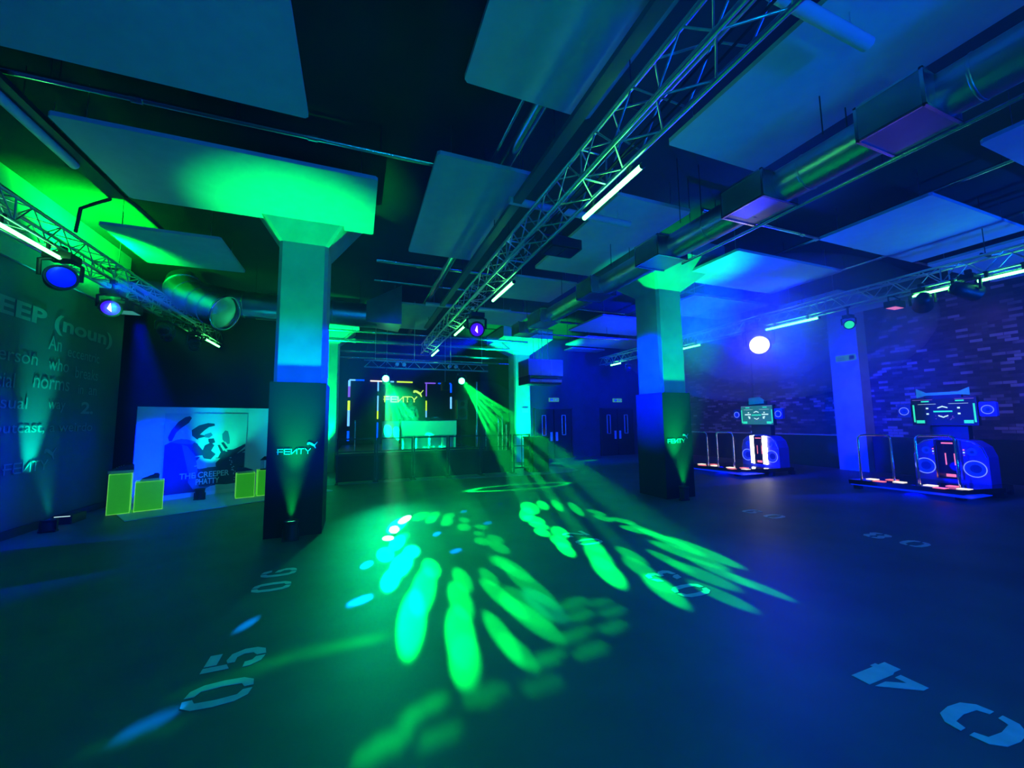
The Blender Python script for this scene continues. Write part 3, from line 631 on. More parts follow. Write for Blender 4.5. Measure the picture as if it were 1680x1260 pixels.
# uplights on the floor
def uplight(loc, label, lean=(0, 0, 1)):
    t = thing('floor_uplight', label, 'uplight', (loc[0], loc[1], 0), 0, 'uplights on the floor'); h = loc[2]
    MB().cyl((0, 0, .03), (0, 0, h-.05), .085, n=22).obj('can', 'black', t)
    MB().lathe((0, 0, h-.07), (0, 0, 1), [(0, .085), (.03, .095), (.045, .095), (.045, .082), (.01, .08)], 22).obj('rim', 'black', t)
    MB().cyl((0, 0, h-.055), (0, 0, h-.05), .075, n=20).obj('lens', 'uplens', t)
    MB().box(-.1, .1, -.04, .04, 0, .03).box(-.10, -.09, -.02, .02, .03, .16).box(.09, .10, -.02, .02, .03, .16).obj('stand', 'black', t)
MT['uplens'] = glow('lit_green_uplight_lens', (.05, 1, .45), 3)
uplight(UP['left_column'], 'black floor uplight at the foot of the left clad column')
uplight(UP['right_column'], 'black floor uplight at the foot of the right clad column')
uplight(UP['far_column'], 'floor uplight at the foot of the far bare column'); uplight(UP['dark_column'], 'floor uplight behind the stage rail at the left')
uplight(UP['wall'], 'floor uplight shining up the text wall'); uplight(UP['poster'], 'black uplight standing before the poster')
t = thing('floor_box', 'small black box with a painted edge glint on the floor by the text wall', 'box', (-4.5, 9.15, 0))
MB().rbox(-.12, .12, -.2, .2, 0, .14, .02).obj('body', 'black', t); MB().box(-.1, .1, -.205, -.2, .125, .135).obj('glint_edge', 'uiw', t)  # glowing strip stands in for a glint on the box

# ================================================================== DISPLAY WITH POSTER
ANG = radians(30.0)
bd = thing('poster_backdrop', 'white backdrop wall with a large blue poster of a dark-clad figure', 'backdrop', (-4.28, 10.55, .013), ANG)
TOPZ = 2.0
MB().box(0, 3.2, 0, .06, 0, TOPZ).obj('panel', 'white', bd)
# poster in units: u across, v up
def pu(px, py):  # poster print measured on the poster itself: width 1.62, height 2.0
    return ((px-600)/655*1.52+.47, (990-py)/820*1.72+.10)
def flat(name, pts, m_, y=-.012, t=.003, parent=bd):
    a = [pu(*p) for p in pts]; mb = MB()
    area = sum(a[i-1][0]*a[i][1]-a[i][0]*a[i-1][1] for i in range(len(a)))
    if area < 0: a = a[::-1]
    mb.prism([(x, y, z) for x, z in a][::-1], [(x, y-t, z) for x, z in a][::-1]); return mb.obj(name, m_, parent)
po = MB().box(.45, 2.01, -.012, 0, .08, 1.86).obj('poster', 'paleink', bd)
def pf(name, pts, m_, k=0): flat(name, pts, m_, -.012-.0015*k, .0015, po)
pf('printed_shape', [(600,990),(600,480),(640,450),(720,420),(800,440),(850,480),(900,500),(920,560),(860,640),(800,720),(820,800),(860,990)], 'ink', 0)
pf('printed_shape', [(620,400),(640,330),(690,240),(740,190),(775,180),(790,200),(770,250),(720,300),(680,350),(650,440),(630,440)], 'ink', 0)
pf('printed_shape', [(795,330),(850,280),(920,255),(975,262),(980,285),(930,300),(900,330),(860,380),(930,400),(900,440),(840,430),(800,390)], 'ink', 0)
pf('printed_shape', [(1045,380),(1070,340),(1095,350),(1112,430),(1115,490),(1085,500),(1050,440)], 'midink', 0)
pf('printed_shape', [(1000,600),(1080,560),(1150,560),(1255,500),(1255,780),(1210,790),(1190,940),(1100,945),(990,930),(960,860),(1010,760),(1000,680)], 'ink', 0)
pf('printed_shape', [(725,480),(770,500),(830,600),(850,690),(860,780),(820,860),(790,800),(770,700),(750,600)], 'midink', 1)
pf('printed_shape', [(850,420),(900,405),(950,420),(1010,480),(1050,560),(1020,640),(960,640),(900,560),(850,490)], 'paleink', 1)
pf('printed_shape', [(880,650),(960,640),(1040,650),(1000,700),(930,745),(870,750),(850,740)], 'paleink', 1)
pf('printed_shape', [(850,740),(1010,740),(1010,940),(850,960)], 'ink', 0)
pf('printed_shape', [(900,380),(950,360),(965,390),(935,420),(900,410)], 'midink', 1)
pf('printed_shape', [(1040,480),(1060,470),(1100,540),(1080,550)], 'ink', 2); pf('printed_shape', [(1010,500),(1030,500),(1060,570),(1040,580)], 'ink', 2)
for k in range(34):
    a = random.random(); x = 1110+60*a+random.random()*30; y = 640+270*a
    pf('printed_dot', [(x-5, y-5), (x+5, y-5), (x+5, y+5), (x-5, y+5)], 'paleink', 2) if k % 2 == 0 else None
pf('printed_shape', [(640,450),(690,425),(760,425),(830,455),(800,480),(700,470)], 'midink', 1)
pf('printed_shape', [(905,500),(950,470),(985,500),(960,560),(1000,600),(960,655),(905,640),(880,590)], 'ink', 2)
pf('printed_shape', [(930,430),(975,425),(990,470),(960,485),(935,465)], 'ink', 2)
pf('printed_shape', [(1180,610),(1200,600),(1255,530),(1255,560)], 'paleink', 2); pf('printed_shape', [(1225,600),(1255,585),(1255,600)], 'paleink', 2)
pf('printed_shape', [(835,610),(890,605),(895,618),(835,622)], 'paleink', 3); pf('printed_shape', [(830,712),(880,705),(885,716),(832,724)], 'paleink', 3)
pf('printed_shape', [(1060,470),(1075,465),(1140,560),(1125,562)], 'paleink', 3); pf('printed_shape', [(1035,520),(1050,515),(1100,575),(1085,580)], 'paleink', 3)
pf('printed_shape', [(800,790),(850,850),(880,940),(960,950),(990,930),(900,985),(830,960),(790,880)], 'midink', 1)
x0, z0 = pu(722, 845); put_text('poster_title', 'THE CREEPER', (x0, -.018, z0), (1, 0, 0), (0, 0, 1), .93, .13, 'logo', po, bold=.02)
x0, z0 = pu(850, 918); put_text('poster_title', 'PHATTY', (x0, -.018, z0), (1, 0, 0), (0, 0, 1), .44, .13, 'logo', po, bold=.02)
x0, z0 = pu(862, 758); put_text('poster_subtitle', 'Meet the', (x0, -.018, z0), (1, 0, 0), (0, 0, 1), .34, .08, 'logo', po) if False else None
mt_ = thing('display_platform', 'low white floor sheet under the poster and the plinths', 'floor sheet', (-4.62, 10.50, 0), ANG)
MB().box(.0, 3.6, -2.0, .1, 0, .012).obj('sheet', 'white', mt_)

def plinth(x, y, w_, d_, h_, rz, label):
    t = thing('acrylic_plinth', label, 'plinth', (x, y, .013), rz, 'neon acrylic display plinths')
    MB().box(-w_/2, w_/2, -d_/2, d_/2, 0, h_-.001).obj('body', 'neon', t)
    m = MB(); e = .005
    for a in (-w_/2, w_/2):
        for b in (-d_/2, d_/2): m.box(a-e, a+e, b-e, b+e, 0, h_)
    for b in (-d_/2, d_/2): m.box(-w_/2, w_/2, b-e, b+e, h_-e, h_).box(-w_/2, w_/2, b-e, b+e, 0, e*2)
    for a in (-w_/2, w_/2): m.box(a-e, a+e, -d_/2, d_/2, h_-e, h_)
    m.obj('glowing_edges', 'neonedge', t); return t
def sneaker(x, y, z, rz, label, s=1.0):
    t = thing('sneaker', label, 'shoe', (x, y, z), rz, 'display shoes'); t.scale = (s, s, s)
    out = [(-.15, 0), (-.14, .045), (-.06, .05), (.04, .055), (.11, .05), (.155, .02), (.16, -.01), (.14, -.04), (.06, -.055), (-.05, -.045), (-.13, -.045)]
    MB().prism([(a, b, 0) for a, b in out][::-1], [(a*1.02, b*1.02, .045) for a, b in out][::-1]).obj('sole', 'sole', t)
    prof = [(-.145, .045, .13), (-.11, .047, .145), (-.05, .048, .13), (.0, .05, .115), (.05, .052, .09), (.10, .048, .075), (.14, .03, .055)]
    m = MB(); rings = []
    for px, hw, h in prof:
        rings.append([(px, hw*cos(k/8*pi), .04+(h-.04)*sin(k/8*pi)**.7) for k in range(9)])
    n = 9; vs = [v for r in rings for v in r]; fs = [(i*n+k, i*n+k+1, (i+1)*n+k+1, (i+1)*n+k) for i in range(len(rings)-1) for k in range(n-1)]
    fs += [tuple(range(n))[::-1], tuple(range(len(vs)-n, len(vs)))]; m.add(vs, fs, True); m.obj('upper', 'suede', t)
    MB().ball((-.09, 0, .14), .04, 10, (1.1, .7, .35)).obj('collar', 'rubber', t)
    m = MB(); [m.cyl((px, -.035, h), (px, .035, h+.002), .005, n=6) for px, h in ((-.02, .122), (.01, .114), (.035, .104), (.06, .09))]; m.obj('laces', 'sole', t)
plinth(-4.07, 9.63, .30, .34, .72, radians(20), 'tall neon plinth at the left end of the display')
plinth(-3.76, 9.86, .30, .30, .78, radians(20), 'narrow neon plinth just behind the tallest one') if False else None
plinth(-3.70, 9.80, .40, .34, .54, radians(20), 'short wide neon plinth beside the tall one')
plinth(-2.30, 10.55, .34, .34, .52, radians(15), 'neon plinth at the right end of the display, left one')
plinth(-1.93, 10.70, .34, .34, .56, radians(15), 'neon plinth at the right end of the display, by the clad column')
sneaker(-4.07, 9.63, .734, radians(200), 'dark sneaker on the tall plinth', 1.15)
sneaker(-3.70, 9.80, .554, radians(200), 'dark sneaker on the short wide plinth', .9)
sneaker(-2.30, 10.55, .534, radians(30), 'dark sneaker on the right plinths, facing right', 1.0)
lt = thing('display_lantern', 'small dark lantern-like object on the plinth by the clad column', 'lantern', (-1.95, 10.65, .575))
MB().cyl((0, 0, 0), (0, 0, .02), .09, n=14).cyl((0, 0, .22), (0, 0, .30), .1, .02, n=14).obj('base', 'rubber', lt)
[MB().cyl((.075*cos(a), .075*sin(a), .02), (.075*cos(a), .075*sin(a), .22), .006, n=6).obj('cage', 'chrome', lt) for a in np.arange(0, 6.2, 1.05)]

# ================================================================== STAGE
SX0, SX1 = -.62, 5.0
st = thing('stage_deck', 'black raised deck behind the crowd rail', 'stage', (0, 12.3, 0))
MB().box(-.55, 3.85, .0, 5.2, .66, .74).obj('deck', 'black', st)
m = MB(); [m.box(x, x+.06, .02, .08, 0, .66) for x in np.arange(-.5, 3.8, .85)]; m.obj('skirt_post', 'black', st)
MB().box(-.53, 3.83, .06, .08, .01, .66).obj('skirt', 'rubber', st)
# crowd rail with solid lower panels
def rail_section(x0, x1, y, label, panel=True, rz=0):
    t = thing('crowd_rail', label, 'railing', (x0, y, 0), rz, 'black crowd rails in front of the stage'); L = x1-x0
    [MB().box(x-.02, x+.02, -.02, .02, 0, 1.2).obj('post', 'black', t) for x in (.02, L-.02)]
    MB().box(0, L, -.02, .02, 1.16, 1.2).obj('top_rail', 'black', t); MB().box(0, L, -.015, .015, .82, .85).obj('middle_rail', 'black', t)
    if panel: MB().box(.03, L-.03, -.012, .012, .04, .72).obj('lower_panel', 'clad', t)
    else: MB().box(0, L, -.015, .015, .14, .18).box(L/2-.012, L/2+.012, -.012, .012, .15, 1.17).obj('cross_bar', 'black', t)
    [MB().box(a, a+.08, -.18, .18, 0, .02).obj('foot', 'black', t) for a in (-.02, L-.06)]
xs = np.linspace(-.5, 4.55, 6)
nm = ['leftmost', 'second', 'third', 'fourth', 'fifth']
for i in range(5): rail_section(xs[i]+.01, xs[i+1]-.01, 11.7, '%s black crowd rail from the left clad column' % nm[i])
rail_section(4.57, 5.15, 11.62, 'open crowd rail in front of the far green column', False)
t = thing('bar_counter', 'dark boxy counter at the right end of the crowd rails', 'counter', (5.46, 11.75, 0))
MB().rbox(-.28, .28, -.3, .5, .0, 1.06, .05).obj('body', 'clad', t); MB().rbox(-.31, .31, -.33, .53, 1.06, 1.10, .05).obj('top', 'clad', t)
# low plinth behind the open rail
# DJ booth
dj = thing('performer_booth', 'white-fronted performer table lit green on the stage', 'table', (2.30, 13.6, .74))
MB().box(-.93, .93, -.02, .01, .43, .93).obj('front_panel', 'greenpanel', dj)
MB().box(-.95, .95, -.04, .75, .93, .97).obj('table_top', 'black', dj)
for x in (-.88, -.45, .0, .45, .88):
    MB().box(x-.03, x+.03, .0, .06, 0, .43).obj('leg', 'greenpanel', dj)
MB().box(-.9, .9, .3, .34, 0, .9).obj('back_panel', 'greenpanel', dj)
mx = thing('sound_mixer', 'black decks and mixer on the performer table', 'mixer', (2.2, 13.95, 1.713))
for x in (-.45, .35): MB().box(x-.2, x+.2, -.18, .18, 0, .06).obj('deck', 'black', mx); MB().cyl((x, 0, .06), (x, 0, .08), .13, n=20).obj('jog_wheel', 'chrome', mx)
MB().box(-.2, .1, -.18, .18, 0, .07).obj('mixer_body', 'black', mx)
t = thing('pedestal_block', 'tall pale block beside the performer table, lit green', 'block', (1.05, 13.4, .74))
MB().box(-.28, .22, -.1, .4, 0, .92).obj('body', 'greenpanel', t)
def speaker(loc, label, w_=.36, h_=.62, pole=None, rz=0):
    t = thing('loudspeaker', label, 'speaker', loc, rz, 'loudspeakers on stage')
    MB().rbox(-w_/2, w_/2, 0, .36, 0, h_, .04).obj('cabinet', 'black', t)
    MB().lathe((0, 0, h_*.33), (0, -1, 0), [(0, w_*.4), (.012, w_*.38), (.012, w_*.3), (-.0, w_*.1)], 20).obj('woofer', 'rubber', t)
    MB().lathe((0, 0, h_*.78), (0, -1, 0), [(0, w_*.22), (.012, w_*.2), (.0, w_*.06)], 16).obj('tweeter', 'rubber', t)
    if pole: MB().cyl((0, .18, -pole), (0, .18, 0), .02, n=10).cyl((0, .18, -pole), (0, .18, -pole+.02), .16, n=16).obj('stand_pole', 'black', t)
speaker((3.55, 14.0, 1.70), 'black speaker on a stand at the right end of the performer table', .42, .72, .96)
speaker((.95, 14.6, 3.0), 'small black speaker hung near the second light strip', .26, .3)
speaker((2.95, 14.0, 2.75), 'small black speaker hung from a cable right of the logo', .26, .3)
m = thing('speaker_cable', 'thin cable holding the small speaker right of the logo', 'cable', (2.95, 14.18, 3.05)); MB().cyl((0, 0, 0), (0, 0, 2.2), .008, n=6).obj('wire', 'truss', m)
m = thing('speaker_cable', 'thin cable holding the small speaker near the second light strip', 'cable', (.95, 14.78, 3.3)); MB().cyl((0, 0, 0), (0, 0, 1.95), .008, n=6).obj('wire', 'truss', m)
t = thing('stage_pole', 'tall thin stand right of the performer table', 'stand', (4.15, 14.2, 0)); MB().cyl((0, 0, 0), (0, 0, 3.1), .03, n=10).box(-.25, .25, -.2, .2, 0, .03).obj('pole', 'duct', t)
for i, x in enumerate((3.75, 4.15, 4.6, 4.75, 4.9, -.05)):
    t = thing('chrome_post', '%s slim chrome post on the stage' % ['first', 'second', 'third', 'fourth', 'fifth', 'lone left-hand'][i], 'post', (x, 13.1 if i else 12.9, .745 if x < 3.8 else 0), 0, 'slim chrome posts by the performer table'); h = (.95, 1.7, 1.95, 2.0, 1.7, 1.15)[i]-.0
    MB().cyl((0, 0, .02), (0, 0, h-.2), .018, n=10).obj('shaft', 'chrome', t); MB().cyl((0, 0, 0), (0, 0, .02), .06, n=16).obj('base', 'black', t)

# lit logo and lit strip frames on the stage back wall
lg = thing('lit_logo_sign', 'yellow-green lit logo sign on the stage back wall', 'sign', (1.05, 17.59, 2.50))
MB().box(-.15, 1.9, -.02, .0, -.12, .70).obj('backing', 'blackwall', lg)
logo_parts((0, -.03, 0), (1, 0, 0), (0, 0, 1), 1.36, 'signlogo', lg, .02, .032)
def strip(label, p, q, segs, r=.028):
    t = thing('led_strip', label, 'light strip', p, 0, 'colour changing light strips behind the stage'); d = Vector(q)-Vector(p)
    MB().cyl((0, 0, 0), d, r*.6, n=8).obj('housing', 'black', t)
    for a, b, c in segs: MB().cyl(d*a, d*b, r, n=10).obj('lit_segment', c, t)
ZT = 3.38; YB = 17.555
strip('leftmost upright light strip behind the stage', (-.33, YB, .9), (-.33, YB, ZT), [(0, .16, 'ledblue'), (.24, .50, 'ledcyan'), (.50, .66, 'ledyellow'), (.72, .9, 'ledviolet'), (.9, 1, 'ledcyan')], .045)
strip('second upright light strip behind the stage', (.80, YB, .9), (.80, YB, ZT-.04), [(.0, .3, 'ledblue'), (.36, .5, 'ledyellow'), (.5, .76, 'ledcyan'), (.84, 1, 'ledcyan')])
strip('third upright light strip right of the lit logo', (2.82, YB, .9), (2.82, YB, ZT-.04), [(.28, .5, 'ledcyan'), (.5, .68, 'ledyellow'), (.76, 1, 'ledviolet')])
strip('rightmost upright light strip behind the stage', (3.92, YB, .9), (3.92, YB, ZT-.06), [(.05, .2, 'ledblue'), (.54, .76, 'ledcyan'), (.84, 1, 'ledblue')], .04)
strip('level light strip at the top left behind the stage', (-.33, YB, ZT+.02), (.25, YB, ZT+.02), [(0, .4, 'ledcyan'), (.4, 1, 'ledblue')], .03)
strip('level light strip over the lit logo', (.48, YB, ZT), (2.22, YB, ZT-.02), [(.0, .3, 'ledwhite'), (.3, .55, 'ledcyan'), (.62, 1, 'ledyellow')], .03)
strip('level light strip at the top right behind the stage', (2.76, YB, ZT-.04), (3.92, YB, ZT-.04), [(0, .4, 'ledviolet'), (.5, 1, 'ledblue')], .03)

# stage truss across, with the two green heads
t = thing('lighting_truss', 'ladder truss across the front of the stage carrying two green heads', 'truss', (.15, 11.9, 3.2), 0, 'aluminium lighting trusses')
for z in (0, .2): MB().cyl((0, 0, z), (3.7, 0, z), .024, n=10).obj('chord', 'truss', t)
m = MB(); [m.cyl((x, 0, 0), (x+.2, 0, .2), .009, n=6).cyl((x+.2, 0, .2), (x+.4, 0, 0), .009, n=6) for x in np.arange(0, 3.4, .4)]; m.obj('lattice', 'truss', t)
[MB().cyl((x, 0, .2), (x, 0, 2.05), .008, n=6).obj('suspension_wire', 'truss', t) for x in (.3, 1.4, 2.5, 3.5)]
for i, x in enumerate((1.05, 1.25, 2.6, 2.8)):
    t = thing('par_can', '%s small round lamp on the ladder truss over the stage' % ['leftmost', 'second', 'third', 'rightmost'][i], 'stage lamp', (x, 11.85, 3.30), 0, 'small round lamps on the ladder truss')
    MB().lathe((0, .12, 0), (0, -1, 0), [(0, .03), (.05, .05), (.18, .055), (.19, .05)], 14).obj('can', 'truss', t)
LH, RH = Vector((.74, 11.9, 2.88)), Vector((2.98, 11.9, 2.87))
moving_head(LH, (.9, 2, 2.0), 'bright green moving head over the stage, left one', None, .10, .12, lens_m='greenlens', group='green heads over the stage')
moving_head(RH, (2.2, 2, 2.0), 'bright green moving head over the stage, right one', None, .10, .12, lens_m='greenlens', group='green heads over the stage')
# visible beams from the two heads
for k, (tx, tz, e) in enumerate(((.95, 1.1, 1), (1.3, 1.0, 1), (1.62, .95, 1), (1.95, 1.0, .9), (2.3, 1.1, .8))):
    spot('stage_beam', LH+Vector((.05, .36, -.12)), (tx, 13.5, tz), (0, 1, .25), 14000*e, 8, .5, .015, 6)
spot('booth_green_fill', LH+Vector((.05, .36, -.12)), (2.3, 13.6, 1.4), (0, 1, .22), 500, 70, .8, .02, 2)  # added wide fill that turns the table front green
for k, (tx, tz, e) in enumerate(((4.35, .9, 1.2), (4.65, 1.0, 1.2), (4.95, 1.12, .9), (5.3, 1.28, .8), (5.7, 1.5, .7))):
    spot('stage_beam', RH+Vector((.16, .2, -.08)), (tx, 12.9, tz), (.0, 1, .08), 22000*e, 4.2, .4, .012, 5)
# hanging unit
t = thing('hanging_air_unit', 'square galvanised air unit hanging on rods beside the far column', 'air unit', (5.97, 12.0, 2.86))
MB().box(-.66, .64, 0, .9, .28, .84).obj('casing', 'duct', t)
MB().rbox(-.6, .62, .05, .85, 0, .22, .08, 'x').obj('lower_drum', 'duct', t); MB().box(-.66, -.60, .0, .9, 0, .28).obj('side_plate', 'black', t)
m = MB(); [m.box(x-.008, x+.008, -.012, 0, .0 if x < 0 else .28, .84) for x in (-.2, .18)]; m.obj('seam', 'pipe', t)
[MB().cyl((x, y, .84), (x, y, 2.38), .012, n=8).obj('hanging_rod', 'truss', t) for x in (-.1, .12) for y in (.1, .8)]

# ---------------------------------------------------------------- the performer
def skin_tree(pts, edges, radii, name, m_, parent, sub=2):
    me = bpy.data.meshes.new(name); me.from_pydata(pts, edges, []); o = bpy.data.objects.new(name, me); COL.objects.link(o)
    md = o.modifiers.new('skin', 'SKIN'); s2 = o.modifiers.new('sub', 'SUBSURF'); s2.levels = s2.render_levels = sub
    bpy.context.view_layer.update()
    for i, r in enumerate(radii):
        me.skin_vertices[0].data[i].radius = (r, r) if not isinstance(r, tuple) else r
    me.skin_vertices[0].data[0].use_root = True
    bpy.context.view_layer.update()
    nm = bpy.data.meshes.new_from_object(o.evaluated_get(bpy.context.evaluated_depsgraph_get()))
    bpy.data.objects.remove(o)
    nm.materials.append(MT[m_]); nm.polygons.foreach_set('use_smooth', [True]*len(nm.polygons)); nm.name = name
    o = bpy.data.objects.new(name, nm); COL.objects.link(o); o.parent = parent; return o
pr = thing('person', 'person in a patterned top standing behind the performer table, arms over the decks', 'person', (1.78, 14.58, .742), radians(10))
pts = [(0,0,.92),(0,0,1.1),(0,-.01,1.28),(0,0,1.42),(0,0,1.50),(0,-.02,1.58),(0,-.03,1.68),
       (-.17,0,1.40),(-.24,-.08,1.14),(-.20,-.30,1.02),(-.17,-.38,1.0),
       (.17,0,1.40),(.24,-.08,1.14),(.20,-.30,1.02),(.17,-.38,1.0),
       (-.09,0,.86),(-.10,-.02,.48),(-.10,.02,.09),(-.10,-.12,.03),(.09,0,.86),(.10,-.02,.48),(.10,.02,.09),(.10,-.12,.03)]
ed = [(0,1),(1,2),(2,3),(3,4),(4,5),(5,6),(3,7),(7,8),(8,9),(9,10),(3,11),(11,12),(12,13),(13,14),(0,15),(15,16),(16,17),(17,18),(0,19),(19,20),(20,21),(21,22)]
rd = [.15,.135,.16,.13,.055,.085,.08,.06,.045,.035,.032,.06,.045,.035,.032,.085,.06,.045,.035,.085,.06,.045,.035]
body = skin_tree(pts, ed, rd, 'body', 'skin', pr)
skin_tree([(0,0,.9),(0,0,1.1),(0,-.01,1.28),(0,0,1.40),(-.17,0,1.40),(-.235,-.06,1.18),(.17,0,1.40),(.235,-.06,1.18)], [(0,1),(1,2),(2,3),(3,4),(4,5),(3,6),(6,7)], [.175,.155,.18,.15,.075,.062,.075,.062], 'top', 'shirt', pr)
skin_tree([(0,0,.93),(-.09,0,.86),(-.10,-.02,.48),(-.10,.02,.12),(.09,0,.86),(.10,-.02,.48),(.10,.02,.12)], [(0,1),(1,2),(2,3),(0,4),(4,5),(5,6)], [.17,.1,.075,.06,.1,.075,.06], 'trousers', 'rubber', pr)
MB().ball((0, .005, 1.675), .098, 16, (1, 1.05, 1.0)).obj('hair', 'hair', pr)
MB().ball((0, -.045, 1.63), .078, 14, (.9, .9, 1.25)).ball((0, -.12, 1.62), .015, 8).obj('face', 'skin', pr)
MB().box(-.05, -.02, -.117, -.11, 1.645, 1.66).box(.02, .05, -.117, -.11, 1.645, 1.66).box(-.025, .025, -.112, -.1, 1.572, 1.58).obj('facial_features', 'hair', pr)
m = MB()
for s in (-1, 1):
    for k in range(4): m.path([(s*.17+(k-1.5)*.02, -.40, 1.0), (s*.17+(k-1.5)*.022, -.445, .995), (s*.17+(k-1.5)*.022, -.47+.005*abs(k-1.5), .975)], [.010, .009, .007], 7)
    m.path([(s*.17-s*.035, -.39, 1.0), (s*.17-s*.06, -.415, .99), (s*.17-s*.06, -.44, .98)], [.011, .01, .008], 7)
m.obj('fingers', 'skin', pr)

# ================================================================== DANCE ARCADE MACHINES
def dance_machine(label, rails, cab, plat, bright):
    ox, oy = cab
    t = thing('dance_arcade_machine', label, 'arcade machine', (ox, oy, 0), 0, 'dance arcade machines by the brick wall')
    L = lambda p: (p[0]-ox, p[1]-oy)
    # platform polygon with feet and underglow
    pl_ = [L(p) for p in plat]
    MB().prism([(x, y, .11) for x, y in pl_], [(x, y, .20) for x, y in pl_]).obj('platform', 'glass', t)
    [MB().box(x-.06, x+.06, y-.06, y+.06, 0, .11).obj('foot', 'black', t) for x, y in [(a*.93+.02, b*.9) for a, b in pl_]]
    x0, x1 = min(p[0] for p in pl_), max(p[0] for p in pl_); y0, y1 = min(p[1] for p in pl_), max(p[1] for p in pl_)
    x1p = x0+.8
    cols = ['ledwhite', 'ledpink', 'ledwhite', 'ledpink', 'ledwhite', 'ledyellow' if False else 'ledwhite']
    i = 0
    for half in (0, 1):
        ym = y1-(half+.5)*(y1-y0)/2
        for dx, dy in ((-.24, 0), (0, .24), (.24, 0), (0, -.24)):
            MB().box(x0+.42+dx-.085, x0+.42+dx+.085, ym+dy-.085, ym+dy+.085, .201, .212).obj('step_pad', ['ledpink', 'ledwhite'][i % 2], t); i += 1
    MB().box(x0+.02, x1p, y0+.02, y1-.02, .085, .10).obj('underglow', 'bluecone', t)
    for (a, b) in rails:
        a, b = Vector((*L(a), .2)), Vector((*L(b), .2)); H = Vector((0, 0, 1.0)); d = (b-a).normalized(); c = .09
        P = [a, a+H*.9]; P += [a+H*.91+d*c*(1-cos(k*pi/10))+Vector((0, 0, c*sin(k*pi/10))) for k in range(1, 6)]
        P += [b+H*.91-d*c*(1-cos(k*pi/10))+Vector((0, 0, c*sin(k*pi/10))) for k in range(5, 0, -1)]+[b+H*.9, b]
        MB().path(P, .021, 10).obj('handrail', 'chrome', t)
    # cabinet: rounded lower body, facing -x
    W = .58
    prof = [(-W, .2), (-W, .75), (-W+.06, .95), (-W+.2, 1.07), (-.12, 1.12), (.12, 1.12), (W-.2, 1.07), (W-.06, .95), (W, .75), (W, .2)]
    MB().prism([(0, y, z) for y, z in prof][::-1], [(.42, y, z) for y, z in prof][::-1]).obj('cabinet', 'bluebody', t)
    MB().box(-.05, .0, -.16, .16, .26, 1.08).obj('centre_window', 'glass', t)
    m = MB()
    for y in (-.19, .19): m.box(-.06, 0, y-(.055 if bright else .012), y+(.055 if bright else .012), .26, 1.08)
    m.obj('light_bar', 'ledhot' if bright else 'chrome', t)
    m = MB(); m.box(-.055, -.05, -.1, .05, .30, .36).box(-.055, -.05, -.1, .08, 1.0, 1.03).box(-.055, -.05, -.12, -.10, .55, .8).box(-.055, -.05, .02, .04, .55, .8); m.obj('inner_light', 'ledpink', t)
    for s in (-1, 1):
        y = s*.385
        sp = MB().lathe((0, y, .50), (-1, 0, 0), [(0, .165), (.02, .16), (.01, .12), (-.01, .05)], 24).obj('speaker', 'bluecone' if not bright or s < 0 else 'bluecone', t)
        MB().path([(-.03, y+.165*cos(k*pi/14), .50+.165*sin(k*pi/14)) for k in range(28)], .008, 6, True).obj('light_ring', 'ring', sp)
        MB().lathe((0, y*.92, .84), (-1, 0, 0), [(0, .085), (.01, .08), (.0, .03)], 18).obj('tweeter', 'bluecone', t)
        for k in range(3): MB().ball((-.012, s*.24, .88-.055*k), .016, 8).obj('button_lamp', ['ledpink', 'uiw', 'uiv'][k], t)
    # rim lamp along the shoulders
    MB().path([(-.012, y*.97, z*.985) for y, z in prof[1:-1]], .009, 6).obj('rim_trim', 'chrome', t)
    # neck and screen
    MB().box(.12, .3, -.3, .3, 1.1, 1.42).obj('neck', 'black', t)
    z0, z1, hw = 1.42, 1.98, .50
    sc = MB().rbox(-.03, .09, -hw-.02, hw+.02, z0-.02, z1+.02, .015, 'x').obj('screen', 'black', t)
    MB().box(-.034, -.03, -hw, hw, z0, z1).obj('display_panel', 'uidark' if not bright else 'uimid', sc)
    g = MB(); X0, X1 = -.038, -.034
    def bar(mb, a0, a1, b0, b1): mb.box(X0, X1, a0*hw, a1*hw, z0+b0*(z1-z0), z0+b1*(z1-z0))
    for s in (-1, 1):
        a, b = sorted((s*.93, s*.99)); bar(g, a, b, .08, .78)
        a, b = sorted((s*.62, s*.9)); bar(g, a, b, .04, .16)
        a, b = sorted((s*.42, s*.68)); bar(g, a, b, .88, .93)
    bar(g, -.3, .3, .47, .53); g.obj('green_graphic', 'ui', sc)
    g = MB()
    for s in (-1, 1):
        a, b = sorted((s*.46, s*.54)); bar(g, a, b, .6, .66); bar(g, a, b, .38, .44)
        a, b = sorted((s*.2, s*.8)); bar(g, a, b, .79, .8)
    for zc, d in ((.66, 1), (.36, -1)):
        for s in (-1, 1):
            p = [(0, zc+d*.06), (s*.16, zc), (s*.16, zc-.04), (0, zc+d*.06-.05)]
            q = [(a*hw, z0+b*(z1-z0)) for a, b in p]; g.prism([(X0, *u) for u in q], [(X1, *u) for u in q])
    if bright: bar(g, -.75, -.35, .5, .56); bar(g, .35, .75, .5, .56); bar(g, -.5, -.4, .3, .42); bar(g, .4, .5, .3, .42)
    g.obj('white_graphic', 'uiw', sc)
    g = MB()
    for k in range(14): a = random.uniform(-.35, .35); b = random.uniform(.15, .35); bar(g, a, a+.03, b, b+.02)
    bar(g, -.98, -.4, .96, .98); bar(g, .3, .98, .96, .98); g.obj('violet_graphic', 'uiv', sc)
